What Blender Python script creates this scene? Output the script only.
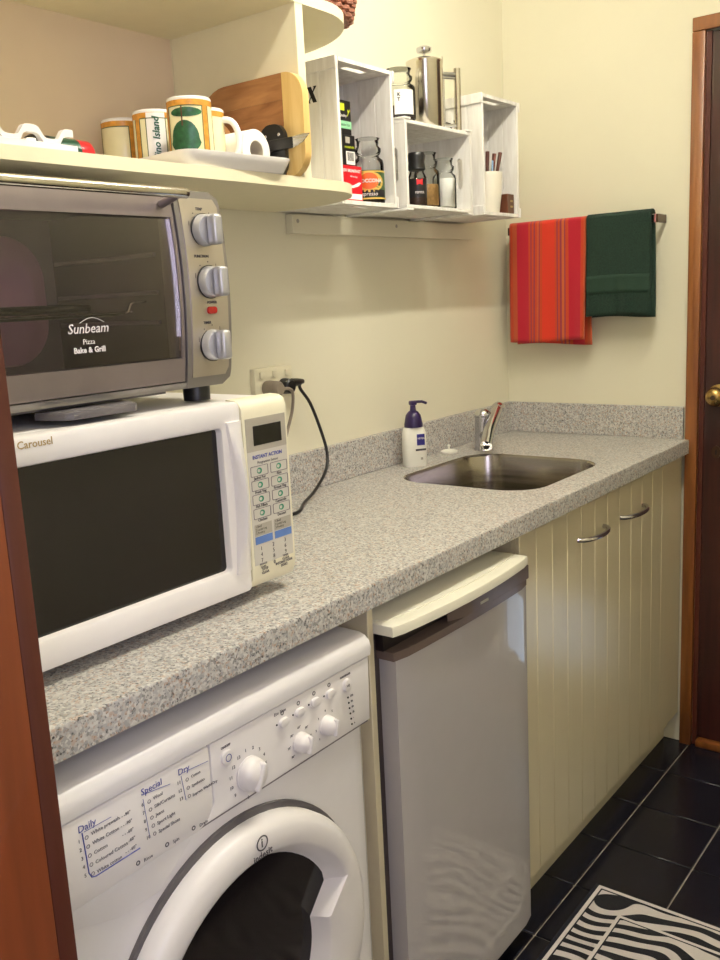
import bpy, bmesh, math, random
from mathutils import Vector, Matrix
random.seed(7)
S = bpy.context.scene
COL = S.collection
for o in list(bpy.data.objects):
    bpy.data.objects.remove(o)

# ------------------------------------------------------------------ camera
CAM = Vector((-2.540, -1.3675, 1.3232)); YAW, PITCH, ROLL = 0.6585, -0.194, -0.0502; FPX = 922.7
def cam_axes():
    cy, sy, cp, sp = math.cos(YAW), math.sin(YAW), math.cos(PITCH), math.sin(PITCH)
    f = Vector((cy*cp, sy*cp, sp)); r = Vector((sy, -cy, 0)); u = r.cross(f)
    c, s = math.cos(ROLL), math.sin(ROLL)
    return c*r + s*u, -s*r + c*u, f
AR, AU, AF = cam_axes()
def at(px, py, ax, v):
    """point where the ray through a photo pixel meets the plane ax = v"""
    d = AR*(px-360)/FPX + AU*(480-py)/FPX + AF
    i = 'xyz'.index(ax)
    return CAM + d*((v-CAM[i])/d[i])
cd = bpy.data.cameras.new('camera'); co = bpy.data.objects.new('camera', cd); COL.objects.link(co)
cd.sensor_fit = 'VERTICAL'; cd.sensor_height = 36.0; cd.lens = FPX*36.0/960.0; cd.clip_start = 0.01
co.matrix_world = Matrix(((AR.x, AU.x, -AF.x, CAM.x), (AR.y, AU.y, -AF.y, CAM.y), (AR.z, AU.z, -AF.z, CAM.z), (0, 0, 0, 1)))
S.camera = co

# ------------------------------------------------------------------ world, lights, exposure
W = bpy.data.worlds.new('world'); S.world = W; W.use_nodes = True
bg = W.node_tree.nodes['Background']; bg.inputs[0].default_value = (0.70, 0.83, 1.0, 1); bg.inputs[1].default_value = 1.6
LAMP = Vector((-1.22, -0.83, 2.42))
def light(name, typ, loc, power, color, size=0.1, rot=(0, 0, 0), size_y=None):
    l = bpy.data.lights.new(name, typ); l.energy = power; l.color = color
    if typ == 'AREA':
        l.shape = 'RECTANGLE'; l.size = size; l.size_y = size_y or size
    else:
        l.shadow_soft_size = size
    o = bpy.data.objects.new(name, l); o.location = loc; o.rotation_euler = rot; COL.objects.link(o); return o
light('hall_window_daylight', 'AREA', (-3.0, -1.98, 1.5), 12.5, (0.82, 0.76, 1.0), 0.95, (math.radians(-90), 0, math.radians(180)), 1.1)
S.view_settings.view_transform = 'Standard'; S.view_settings.look = 'None'
S.view_settings.exposure = 0.25; S.view_settings.gamma = 1.0
S.view_settings.use_curve_mapping = False

# ------------------------------------------------------------------ materials
def srgb(r, g, b):
    f = lambda c: (c/255/12.92) if c/255 <= 0.04045 else ((c/255+0.055)/1.055)**2.4
    return (f(r), f(g), f(b), 1)
def new_mat(name):
    m = bpy.data.materials.new(name); m.use_nodes = True
    return m, m.node_tree, m.node_tree.nodes['Principled BSDF']
def ramp(nt, stops, mode='LINEAR'):
    n = nt.nodes.new('ShaderNodeValToRGB'); n.color_ramp.interpolation = mode
    e = n.color_ramp.elements
    while len(e) < len(stops): e.new(0.5)
    for i, (p, c) in enumerate(stops): e[i].position = p; e[i].color = c
    return n
def coords(nt, scale=(1, 1, 1), rot=(0, 0, 0), kind='Object'):
    tc = nt.nodes.new('ShaderNodeTexCoord'); mp = nt.nodes.new('ShaderNodeMapping')
    mp.inputs['Scale'].default_value = scale; mp.inputs['Rotation'].default_value = rot
    nt.links.new(tc.outputs[kind], mp.inputs['Vector']); return mp.outputs['Vector']
def plain(name, col, rough=0.5, metal=0.0, var=0.06, nscale=30, bump=0.0, bscale=400, coat=0.0, spec=0.5):
    m, nt, b = new_mat(name)
    v = coords(nt)
    n = nt.nodes.new('ShaderNodeTexNoise'); n.inputs['Scale'].default_value = nscale; n.inputs['Detail'].default_value = 3
    nt.links.new(v, n.inputs['Vector'])
    lo = tuple(c*(1-var) for c in col[:3])+(1,); hi = tuple(min(1, c*(1+var)) for c in col[:3])+(1,)
    r = ramp(nt, [(0.3, lo), (0.7, hi)]); nt.links.new(n.outputs['Fac'], r.inputs[0]); nt.links.new(r.outputs[0], b.inputs['Base Color'])
    b.inputs['Roughness'].default_value = rough; b.inputs['Metallic'].default_value = metal
    b.inputs['Coat Weight'].default_value = coat; b.inputs['Coat Roughness'].default_value = 0.05
    b.inputs['Specular IOR Level'].default_value = spec
    if bump:
        n2 = nt.nodes.new('ShaderNodeTexNoise'); n2.inputs['Scale'].default_value = bscale; nt.links.new(v, n2.inputs['Vector'])
        bp = nt.nodes.new('ShaderNodeBump'); bp.inputs['Strength'].default_value = bump; bp.inputs['Distance'].default_value = 0.002
        nt.links.new(n2.outputs['Fac'], bp.inputs['Height']); nt.links.new(bp.outputs[0], b.inputs['Normal'])
    return m
def wood(name, c1, c2, scale, rough=0.4, coat=0.2, detail=4):
    m, nt, b = new_mat(name); v = coords(nt, scale)
    n = nt.nodes.new('ShaderNodeTexNoise'); n.inputs['Scale'].default_value = 1; n.inputs['Detail'].default_value = detail; n.inputs['Distortion'].default_value = 0.6
    nt.links.new(v, n.inputs['Vector'])
    r = ramp(nt, [(0.3, c1), (0.7, c2)]); nt.links.new(n.outputs['Fac'], r.inputs[0]); nt.links.new(r.outputs[0], b.inputs['Base Color'])
    b.inputs['Roughness'].default_value = rough; b.inputs['Coat Weight'].default_value = coat
    return m
def granite():
    m, nt, b = new_mat('speckled_laminate'); v = coords(nt)
    def vor(scale):
        n = nt.nodes.new('ShaderNodeTexVoronoi'); n.inputs['Scale'].default_value = scale; nt.links.new(v, n.inputs['Vector'])
        s = nt.nodes.new('ShaderNodeSeparateColor'); nt.links.new(n.outputs['Color'], s.inputs[0]); return s
    a = vor(285)
    r = ramp(nt, [(0, srgb(70, 68, 70)), (0.12, srgb(132, 132, 136)), (0.28, srgb(185, 182, 176)), (0.5, srgb(205, 203, 198)), (0.66, srgb(160, 160, 162)), (0.80, srgb(216, 214, 208)), (0.90, srgb(180, 148, 124))], 'CONSTANT')
    nt.links.new(a.outputs[0], r.inputs[0])
    c = vor(520)
    r2 = ramp(nt, [(0, srgb(62, 60, 62)), (0.09, srgb(178, 150, 128)), (0.16, srgb(198, 196, 191))], 'CONSTANT')
    nt.links.new(c.outputs[1], r2.inputs[0])
    mx = nt.nodes.new('ShaderNodeMix'); mx.data_type = 'RGBA'; mx.inputs[0].default_value = 0.45
    nt.links.new(r.outputs[0], mx.inputs[6]); nt.links.new(r2.outputs[0], mx.inputs[7]); nt.links.new(mx.outputs[2], b.inputs['Base Color'])
    b.inputs['Roughness'].default_value = 0.42
    return m
def glass(name, tint, ior=1.45, rough=0.0):
    m = bpy.data.materials.new(name); m.use_nodes = True; nt = m.node_tree; nt.nodes.clear()
    out = nt.nodes.new('ShaderNodeOutputMaterial'); mix = nt.nodes.new('ShaderNodeMixShader')
    t = nt.nodes.new('ShaderNodeBsdfTransparent'); t.inputs[0].default_value = tint
    g = nt.nodes.new('ShaderNodeBsdfGlossy'); g.inputs['Roughness'].default_value = rough
    f = nt.nodes.new('ShaderNodeFresnel'); f.inputs[0].default_value = ior
    nt.links.new(f.outputs[0], mix.inputs[0]); nt.links.new(t.outputs[0], mix.inputs[1]); nt.links.new(g.outputs[0], mix.inputs[2]); nt.links.new(mix.outputs[0], out.inputs[0])
    return m
def brushed(name, col, rough=0.3, scale=(2, 2, 300)):
    m, nt, b = new_mat(name); v = coords(nt, scale)
    n = nt.nodes.new('ShaderNodeTexNoise'); n.inputs['Scale'].default_value = 1; n.inputs['Detail'].default_value = 2; nt.links.new(v, n.inputs['Vector'])
    r = ramp(nt, [(0.3, (rough*0.8,)*3+(1,)), (0.7, (rough*1.25,)*3+(1,))]); nt.links.new(n.outputs['Fac'], r.inputs[0]); nt.links.new(r.outputs[0], b.inputs['Roughness'])
    r2 = ramp(nt, [(0.3, tuple(c*0.93 for c in col[:3])+(1,)), (0.7, col)]); nt.links.new(n.outputs['Fac'], r2.inputs[0]); nt.links.new(r2.outputs[0], b.inputs['Base Color'])
    b.inputs['Metallic'].default_value = 1.0
    return m
def stripes(name, stops, axis, lo, hi, rough=0.9, noise=0.0, fuzz=0.3):
    """woven stripes along a local axis, lo..hi in metres"""
    m, nt, b = new_mat(name); v = coords(nt)
    s = nt.nodes.new('ShaderNodeSeparateXYZ'); nt.links.new(v, s.inputs[0])
    mr = nt.nodes.new('ShaderNodeMapRange'); mr.inputs[1].default_value = lo; mr.inputs[2].default_value = hi
    nt.links.new(s.outputs['XYZ'.index(axis)], mr.inputs[0])
    r = ramp(nt, stops, 'CONSTANT'); nt.links.new(mr.outputs[0], r.inputs[0])
    n = nt.nodes.new('ShaderNodeTexNoise'); n.inputs['Scale'].default_value = 900; nt.links.new(v, n.inputs['Vector'])
    mx = nt.nodes.new('ShaderNodeMix'); mx.data_type = 'RGBA'; mx.blend_type = 'MULTIPLY'; mx.inputs[0].default_value = fuzz
    nt.links.new(r.outputs[0], mx.inputs[6]); nt.links.new(n.outputs['Color'], mx.inputs[7]); nt.links.new(mx.outputs[2], b.inputs['Base Color'])
    bp = nt.nodes.new('ShaderNodeBump'); bp.inputs['Strength'].default_value = 0.5; bp.inputs['Distance'].default_value = 0.002
    nt.links.new(n.outputs['Fac'], bp.inputs['Height']); nt.links.new(bp.outputs[0], b.inputs['Normal'])
    b.inputs['Roughness'].default_value = rough; b.inputs['Sheen Weight'].default_value = 0.2
    return m
def zebra():
    m, nt, b = new_mat('zebra_pile'); v = coords(nt)
    w = nt.nodes.new('ShaderNodeTexWave'); w.bands_direction = 'X'; w.inputs['Scale'].default_value = 7.5; w.inputs['Distortion'].default_value = 16.0
    w.inputs['Detail'].default_value = 0.6; w.inputs['Detail Scale'].default_value = 0.75; w.inputs['Detail Roughness'].default_value = 0.45
    nt.links.new(v, w.inputs['Vector'])
    r = ramp(nt, [(0, srgb(24, 24, 30)), (0.50, srgb(24, 24, 30)), (0.54, srgb(218, 210, 206))]); nt.links.new(w.outputs['Fac'], r.inputs[0])
    nt.links.new(r.outputs[0], b.inputs['Base Color']); b.inputs['Roughness'].default_value = 0.95
    n = nt.nodes.new('ShaderNodeTexNoise'); n.inputs['Scale'].default_value = 500; nt.links.new(v, n.inputs['Vector'])
    bp = nt.nodes.new('ShaderNodeBump'); bp.inputs['Strength'].default_value = 0.8; bp.inputs['Distance'].default_value = 0.004
    nt.links.new(n.outputs['Fac'], bp.inputs['Height']); nt.links.new(bp.outputs[0], b.inputs['Normal'])
    return m
def emit(name, col, s):
    m, nt, b = new_mat(name); b.inputs['Emission Color'].default_value = col; b.inputs['Emission Strength'].default_value = s; return m

M = dict(
    wall=plain('cream_wall_paint', srgb(228, 223, 199), 0.75, var=0.015, nscale=4, bump=0.05, bscale=200),
    ceiling=plain('ceiling_paint', srgb(250, 248, 240), 0.8, var=0.02),
    cream=plain('cream_cabinet_paint', srgb(212, 201, 170), 0.28, var=0.02, nscale=8, bump=0.06, bscale=60),
    shelf=plain('cream_shelf_board', srgb(236, 228, 196), 0.4, var=0.015),
    backpanel=plain('beige_back_panel', srgb(226, 206, 178), 0.6, var=0.02, nscale=10),
    cratew=wood('white_washed_wood', srgb(226, 222, 214), srgb(247, 245, 240), (60, 60, 8), 0.6, 0.0),
    granite=granite(),
    tile=plain('black_floor_tile', srgb(22, 22, 32), 0.22, var=0.25, nscale=14, bump=0.12, bscale=25),
    grout=plain('floor_grout', srgb(150, 142, 128), 0.7, var=0.12, nscale=60),
    white=plain('white_enamel', srgb(236, 233, 233), 0.22, var=0.01),
    whitep=plain('white_plastic', srgb(238, 234, 232), 0.32, var=0.01),
    ivory=plain('ivory_plastic', srgb(236, 230, 204), 0.35, var=0.015),
    panelgrey=plain('light_grey_membrane', srgb(206, 202, 192), 0.4, var=0.02),
    dispgrey=plain('taupe_membrane', srgb(176, 170, 156), 0.4, var=0.02),
    fridge=plain('pale_silver_enamel', srgb(184, 180, 180), 0.02, var=0.01),
    fridgetop=plain('white_fridge_top', srgb(236, 232, 214), 0.3, var=0.01),
    bronze=plain('bronze_plastic', srgb(112, 96, 90), 0.25, var=0.04),
    darkseal=plain('dark_brown_seal', srgb(70, 60, 58), 0.4),
    darkrec=plain('dark_recess', srgb(34, 26, 26), 0.4),
    greyseal=plain('grey_door_seal', srgb(92, 88, 90), 0.5),
    black=plain('black_plastic', srgb(22, 22, 24), 0.35, var=0.1),
    blackgl=plain('black_glass', srgb(16, 15, 16), 0.06, var=0.05),
    mwglass=plain('microwave_window', srgb(32, 28, 27), 0.16, var=0.15, nscale=6),
    steel=brushed('brushed_steel', srgb(196, 192, 188), 0.28, (300, 3, 3)),
    plate=plain('satin_steel_plate', srgb(196, 188, 178), 0.32, metal=0.8, var=0.02),
    pol=plain('polished_steel', srgb(208, 202, 192), 0.14, metal=1.0, var=0.02),
    ovengrey=plain('oven_silver', srgb(150, 146, 146), 0.3, metal=0.75, var=0.04),
    ovendoor=plain('oven_frame_grey', srgb(150, 140, 142), 0.32, metal=0.7, var=0.04),
    chrome=plain('chrome', srgb(205, 205, 210), 0.11, metal=1.0, var=0.02),
    handle=plain('polished_handle', srgb(200, 198, 204), 0.09, metal=1.0, var=0.02),
    sinkst=brushed('sink_steel', srgb(176, 170, 160), 0.2, (3, 3, 90)),
    knobs=plain('silver_knob', srgb(186, 186, 190), 0.3, metal=0.5, var=0.02),
    ovenglass=glass('tinted_oven_glass', (0.84, 0.80, 0.80, 1)),
    washglass=plain('dark_porthole_glass', srgb(22, 17, 20), 0.12, var=0.3, nscale=5, spec=0.25),
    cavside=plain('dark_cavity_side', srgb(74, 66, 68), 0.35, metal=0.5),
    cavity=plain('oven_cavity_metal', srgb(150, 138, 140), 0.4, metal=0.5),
    pinkreflect=plain('pink_reflection_tint', srgb(244, 196, 214), 0.3, metal=0.25),  # pink base colour stands in for a reflection on the cavity back
    clear=glass('clear_glass', (0.97, 0.985, 0.975, 1), 1.28),
    frame=wood('rimu_frame', srgb(112, 62, 26), srgb(150, 92, 42), (40, 40, 3), 0.35, 0.4),
    jamb=wood('varnished_jamb', srgb(112, 52, 24), srgb(146, 74, 36), (30, 30, 2), 0.4, 0.3),
    jambdark=wood('dark_jamb_edge', srgb(74, 30, 18), srgb(94, 42, 24), (30, 30, 2), 0.5, 0.1),
    doorw=wood('mahogany_door', srgb(44, 18, 17), srgb(66, 29, 24), (50, 50, 3), 0.35, 0.3),
    brass=plain('aged_brass', srgb(176, 146, 92), 0.25, metal=1.0),
    darkbronze=plain('dark_bronze', srgb(84, 66, 54), 0.3, metal=0.8),
    purple=plain('deep_purple_plastic', srgb(42, 26, 74), 0.3),
    lotion=plain('lotion_white', srgb(240, 238, 226), 0.3, var=0.01),
    navy=plain('navy_label', srgb(40, 34, 120), 0.4),
    inkblue=plain('ink_blue', srgb(70, 78, 160), 0.5), inkgrey=plain('ink_grey', srgb(82, 78, 84), 0.5),
    inkblack=plain('ink_black', srgb(22, 20, 22), 0.6), inkgreen=plain('ink_green', srgb(60, 150, 116), 0.5),
    blueblock=plain('blue_key', srgb(98, 132, 196), 0.5), inkwhite=plain('ink_white', srgb(226, 220, 220), 0.5),
    gold=plain('gold_print', srgb(176, 150, 96), 0.4),
    seam=plain('seam_line', srgb(120, 112, 118), 0.6),
    orange=plain('mug_orange', srgb(214, 150, 62), 0.25, var=0.18, nscale=120), mugcream=plain('mug_cream', srgb(240, 230, 186), 0.2, var=0.04),
    mugwhite=plain('mug_white', srgb(244, 240, 234), 0.15, var=0.01), green=plain('mug_green', srgb(38, 88, 54), 0.3, var=0.3, nscale=160), brown=plain('mug_brown', srgb(96, 54, 36), 0.3),
    olive=plain('outline_green', srgb(88, 96, 52), 0.4),
    board=wood('bamboo_dark', srgb(128, 80, 44), srgb(178, 124, 76), (30, 10, 60), 0.4, 0.15),
    board2=wood('bamboo_dark_second', srgb(150, 98, 56), srgb(192, 140, 88), (30, 10, 60), 0.4, 0.15),
    bamboo=wood('bamboo_light', srgb(220, 180, 106), srgb(238, 206, 138), (30, 60, 6), 0.4, 0.1),
    paper=plain('white_paper', srgb(246, 243, 236), 0.9, var=0.02), card=plain('paper_core', srgb(188, 178, 160), 0.9),
    blade=brushed('blade_steel', srgb(180, 178, 176), 0.25),
    red=plain('red_card', srgb(214, 28, 40), 0.35, var=0.04), blackcard=plain('black_card', srgb(26, 24, 26), 0.3),
    mint=plain('mint_card', srgb(150, 214, 168), 0.4), yellow=plain('lime_yellow', srgb(206, 222, 44), 0.4), darkgreen=plain('label_green', srgb(56, 84, 44), 0.4, var=0.15, nscale=90),
    moccor=plain('label_orange', srgb(216, 96, 40), 0.4), moccy=plain('label_tan', srgb(206, 170, 84), 0.4),
    coffee=plain('coffee_brown', srgb(58, 36, 24), 0.8, var=0.3, nscale=300), spice=plain('ground_spice', srgb(184, 146, 92), 0.9, var=0.2, nscale=200), salt=plain('white_salt', srgb(248, 246, 240), 0.9, var=0.02),
    woodstick=wood('stained_stick', srgb(74, 34, 24), srgb(106, 54, 38), (60, 60, 8), 0.5, 0.1), skyblue=plain('blue_packet', srgb(150, 190, 228), 0.5),
    cup=plain('cream_ceramic', srgb(240, 234, 218), 0.25, var=0.01), wicker=wood('wicker', srgb(112, 62, 44), srgb(158, 100, 74), (90, 90, 200), 0.6, 0.0),
    greyplug=plain('grey_brown_plug', srgb(140, 128, 114), 0.5), outlet=plain('outlet_plastic', srgb(232, 226, 198), 0.35, var=0.01),
    greenplastic=plain('dark_green_tin', srgb(30, 70, 52), 0.3), redcap=plain('red_cap', srgb(196, 30, 38), 0.3),
    zebra=zebra(), rugnavy=plain('rug_binding', srgb(26, 26, 38), 0.95, var=0.2, nscale=300, bump=0.6), rugwhite=plain('rug_cream', srgb(218, 210, 206), 0.95, var=0.05, nscale=300, bump=0.6),
    terry=plain('dark_green_terry', srgb(24, 48, 37), 0.95, var=0.35, nscale=260, bump=1.0, bscale=700), terryband=plain('green_terry_band', srgb(30, 56, 42), 0.9, var=0.1, nscale=300, bump=0.4),
    lampglass=emit('fluorescent_tube', (0.99, 0.94, 0.81, 1), 104.0), redlamp=plain('red_indicator', srgb(190, 30, 26), 0.2, coat=0.5),
    flap=glass('added_flap_plastic', (0.85, 0.9, 0.95, 1)), hallglass=glass('window_glass', (0.95, 0.97, 0.98, 1)),
)
RC, RO, RB, PU = srgb(196, 12, 44), srgb(206, 66, 22), srgb(226, 54, 22), srgb(150, 52, 70)
M['redtowel'] = stripes('striped_red_cloth', [(0, RO), (0.04, srgb(196, 84, 40)), (0.10, RC), (0.255, RO), (0.285, PU), (0.30, RO), (0.325, PU), (0.345, RO), (0.37, srgb(206, 90, 46)), (0.395, PU), (0.41, RO), (0.44, RB), (0.60, RO), (0.625, PU), (0.64, RO), (0.665, PU), (0.69, srgb(206, 100, 46)), (0.72, PU), (0.735, RO), (0.775, RC), (0.93, RO), (0.965, srgb(196, 84, 40))], 'Y', 0.0, -0.236)
# ------------------------------------------------------------------ mesh helpers
def finish(name, bm, mat, parent=None, smooth=True, angle=38):
    bmesh.ops.recalc_face_normals(bm, faces=bm.faces[:])
    me = bpy.data.meshes.new(name); bm.to_mesh(me); bm.free()
    me.materials.append(M[mat] if isinstance(mat, str) else mat)
    if smooth:
        me.shade_smooth(); me.set_sharp_from_angle(angle=math.radians(angle))
    o = bpy.data.objects.new(name, me); COL.objects.link(o)
    if parent is not None: o.parent = parent
    return o
def rel(parent):
    return parent.matrix_world.inverted() if parent is not None else Matrix()
def tag(o, label, cat, group=None):
    o['label'] = label; o['category'] = cat
    if group: o['group'] = group
    return o
def struct(o, label=None):
    o['kind'] = 'structure'
    if label: o['label'] = label
    return o
def thing(name, loc, label, cat, group=None, rz=0):
    o = bpy.data.objects.new(name, None); o.empty_display_size = 0.05; COL.objects.link(o)
    o.location = loc; o.rotation_euler = (0, 0, rz)
    return tag(o, label, cat, group)
def bbox(bm, x0, x1, y0, y1, z0, z1, bev=0.0, seg=2):
    x0, x1 = min(x0, x1), max(x0, x1); y0, y1 = min(y0, y1), max(y0, y1); z0, z1 = min(z0, z1), max(z0, z1)
    mtx = Matrix.Translation(((x0+x1)/2, (y0+y1)/2, (z0+z1)/2)) @ Matrix.Diagonal((x1-x0, y1-y0, z1-z0, 1))
    r = bmesh.ops.create_cube(bm, size=1, matrix=mtx)
    if bev:
        es = set(e for v in r['verts'] for e in v.link_edges)
        bmesh.ops.bevel(bm, geom=list(es), offset=bev, segments=seg, profile=0.5, affect='EDGES')
def box(name, x0, x1, y0, y1, z0, z1, mat, parent=None, bev=0.0, seg=2, off=None):
    bm = bmesh.new(); bbox(bm, x0, x1, y0, y1, z0, z1, bev, seg)
    if off is not None: bmesh.ops.translate(bm, vec=off, verts=bm.verts)
    return finish(name, bm, mat, parent)
def lathe_bm(bm, prof, n=32, center=(0, 0, 0), axis='z', a0=0, a1=2*math.pi):
    """prof: list of (r, h); closed revolve"""
    full = abs(a1-a0-2*math.pi) < 1e-6
    rings = []; steps = n if full else n+1
    for r, h in prof:
        ring = []
        for i in range(steps):
            a = a0+(a1-a0)*i/n
            p = (r*math.cos(a), r*math.sin(a), h)
            if axis == 'y': p = (p[0], p[2], p[1])
            if axis == 'x': p = (p[2], p[0], p[1])
            ring.append(bm.verts.new((p[0]+center[0], p[1]+center[1], p[2]+center[2])))
        rings.append(ring)
    for a, b in zip(rings[:-1], rings[1:]):
        for i in range(n):
            j = (i+1) % steps
            try: bm.faces.new((a[i], a[j], b[j], b[i]))
            except ValueError: pass
    return rings
def lathe(name, prof, mat, parent=None, n=32, center=(0, 0, 0), axis='z', cap=True, angle=38):
    bm = bmesh.new(); rings = lathe_bm(bm, prof, n, center, axis)
    if cap:
        for k, ring in ((0, rings[0]), (-1, rings[-1])):
            if prof[k][0] > 1e-5: bm.faces.new(ring)
    bmesh.ops.remove_doubles(bm, verts=bm.verts, dist=1e-6)
    return finish(name, bm, mat, parent, angle=angle)
def tube_bm(bm, pts, r, n=10, cap=True, radii=None):
    pts = [Vector(p) for p in pts]; rings = []
    t0 = (pts[1]-pts[0]).normalized(); ref = Vector((0, 0, 1)) if abs(t0.z) < 0.9 else Vector((1, 0, 0))
    nrm = (ref - t0*ref.dot(t0)).normalized()
    for i, p in enumerate(pts):
        t = (pts[min(i+1, len(pts)-1)]-pts[max(i-1, 0)]).normalized()
        nrm = (nrm - t*nrm.dot(t)).normalized(); bn = t.cross(nrm)
        rr = radii[i] if radii else r
        rings.append([bm.verts.new(p + nrm*rr*math.cos(2*math.pi*k/n) + bn*rr*math.sin(2*math.pi*k/n)) for k in range(n)])
    for a, b in zip(rings[:-1], rings[1:]):
        for k in range(n): bm.faces.new((a[k], a[(k+1) % n], b[(k+1) % n], b[k]))
    if cap: bm.faces.new(rings[0]); bm.faces.new(rings[-1])
def tube(name, pts, r, mat, parent=None, n=10, radii=None):
    bm = bmesh.new(); tube_bm(bm, pts, r, n, True, radii); return finish(name, bm, mat, parent, angle=60)
def smooth_path(pts, k=8):
    """catmull-rom"""
    P = [Vector(p) for p in pts]; P = [2*P[0]-P[1]]+P+[2*P[-1]-P[-2]]; out = []
    for i in range(1, len(P)-2):
        for s in range(k):
            t = s/k; a, b, c, d = P[i-1], P[i], P[i+1], P[i+2]
            out.append(0.5*((2*b)+(c-a)*t+(2*a-5*b+4*c-d)*t*t+(3*b-a-3*c+d)*t**3))
    out.append(P[-2]); return out
def rrect(x0, x1, y0, y1, r, n=6):
    """rounded rectangle loop; r one number or 4 radii (x1y1, x0y1, x0y0, x1y0)"""
    rs = r if isinstance(r, (list, tuple)) else (r,)*4; out = []
    for (cx, cy, a, rr) in ((x1, y1, 0, rs[0]), (x0, y1, 90, rs[1]), (x0, y0, 180, rs[2]), (x1, y0, 270, rs[3])):
        sx = -1 if cx == x1 else 1; sy = -1 if cy == y1 else 1
        if rr <= 0: out.append((cx, cy)); continue
        for i in range(n+1):
            t = math.radians(a+90*i/n); out.append((cx+sx*rr+rr*math.cos(t), cy+sy*rr+rr*math.sin(t)))
    return out
def circle(cx, cy, r, n=40, ry=None):
    return [(cx+r*math.cos(2*math.pi*i/n), cy+(ry or r)*math.sin(2*math.pi*i/n)) for i in range(n)]
def plate_bm(bm, outer, holes, h0, h1, axis='z', bev=0):
    """flat plate from a 2D outline with holes. axis z: (x,y,h) ; y: (x,h,z) ; x: (h,y,z)"""
    def V(p, h): return {'z': (p[0], p[1], h), 'y': (p[0], h, p[1]), 'x': (h, p[0], p[1])}[axis]
    new = []; edges = []
    for loop in [outer]+list(holes):
        vs = [bm.verts.new(V(p, h0)) for p in loop]; new += vs
        for i in range(len(vs)): edges.append(bm.edges.new((vs[i], vs[(i+1) % len(vs)])))
    if holes:
        r = bmesh.ops.triangle_fill(bm, use_beauty=True, use_dissolve=False, edges=edges)
        fs = [g for g in r['geom'] if isinstance(g, bmesh.types.BMFace)]
    else:
        fs = [bm.faces.new(new)]
    e = bmesh.ops.extrude_face_region(bm, geom=fs)
    nv = [g for g in e['geom'] if isinstance(g, bmesh.types.BMVert)]
    d = {'z': (0, 0, h1-h0), 'y': (0, h1-h0, 0), 'x': (h1-h0, 0, 0)}[axis]
    bmesh.ops.translate(bm, vec=d, verts=nv)
    if bev:
        nvs = set(nv)
        es = [ed for ed in bm.edges if ed.verts[0] in nvs and ed.verts[1] in nvs and any(f not in fs and not all(v in nvs for v in f.verts) for f in ed.link_faces)]
        bmesh.ops.bevel(bm, geom=es, offset=bev, segments=2, profile=0.5, affect='EDGES')
def plate(name, outer, h0, h1, mat, parent=None, axis='z', holes=(), bev=0, angle=38):
    bm = bmesh.new(); plate_bm(bm, outer, holes, h0, h1, axis, bev); return finish(name, bm, mat, parent, angle=angle)
FLIP = {'front': (math.pi/2, 0, 0), 'left': (math.pi/2, 0, -math.pi/2)}
def text(s, size, loc, mat, parent=None, face='front', name='lettering', align='LEFT', shear=0.0, roll=0.0, thick=0.0002, space=1.0, bold=0.0, bend=None, lines=1.0):
    cu = bpy.data.curves.new(name, 'FONT'); cu.body = s; cu.size = size; cu.align_x = align; cu.shear = shear
    cu.extrude = thick; cu.space_character = space; cu.offset = bold; cu.space_line = lines; cu.resolution_u = 2
    t = bpy.data.objects.new('tmp', cu); me = bpy.data.meshes.new_from_object(t)
    bpy.data.objects.remove(t); bpy.data.curves.remove(cu)
    mt = Matrix.Rotation(roll, 4, 'Z')
    me.transform(mt)
    if bend:                                   # wrap round a cylinder of radius bend: (radius, angle of text origin)
        R, a0 = bend
        for v in me.vertices:
            a = a0 + v.co.x/R; z = v.co.y; rr = R+v.co.z
            v.co = (rr*math.cos(a), rr*math.sin(a), z)
    me.materials.clear(); me.materials.append(M[mat]); me.name = name
    o = bpy.data.objects.new(name, me); COL.objects.link(o)
    if not bend: o.rotation_euler = FLIP[face]
    o.location = loc
    if parent is not None: o.parent = parent
    return o
def patch(name, R, a0, a1, z0, z1, mat, parent, n=8, loc=(0, 0, 0), thick=0.0004):
    """thin curved label on an upright cylinder"""
    bm = bmesh.new(); g = []
    for k, rr in enumerate((R, R+thick)):
        g.append([[bm.verts.new((rr*math.cos(a0+(a1-a0)*i/n)+loc[0], rr*math.sin(a0+(a1-a0)*i/n)+loc[1], z+loc[2])) for z in (z0, z1)] for i in range(n+1)])
    a, b = g
    for i in range(n):
        bm.faces.new((b[i][0], b[i+1][0], b[i+1][1], b[i][1])); bm.faces.new((a[i][0], a[i][1], a[i+1][1], a[i+1][0]))
        bm.faces.new((a[i][0], a[i+1][0], b[i+1][0], b[i][0])); bm.faces.new((a[i][1], b[i][1], b[i+1][1], a[i+1][1]))
    bm.faces.new((a[0][0], b[0][0], b[0][1], a[0][1])); bm.faces.new((a[n][0], a[n][1], b[n][1], b[n][0]))
    return finish(name, bm, mat, parent)
def polypatch(name, R, pts, mat, parent, loc=(0, 0, 0), thick=0.0007):
    """outline of (angle, z) wrapped on a cylinder"""
    bm = bmesh.new(); c = (sum(p[0] for p in pts)/len(pts), sum(p[1] for p in pts)/len(pts))
    P = lambda a, z: (R*math.cos(a)*(1)+loc[0], R*math.sin(a)+loc[1], z+loc[2])
    R += thick
    cv = bm.verts.new(P(*c)); mid = [bm.verts.new(P((p[0]+c[0])/2, (p[1]+c[1])/2)) for p in pts]; vs = [bm.verts.new(P(*p)) for p in pts]; n = len(pts)
    for i in range(n):
        j = (i+1) % n; bm.faces.new((cv, mid[i], mid[j])); bm.faces.new((mid[i], vs[i], vs[j], mid[j]))
    return finish(name, bm, mat, parent)

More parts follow.
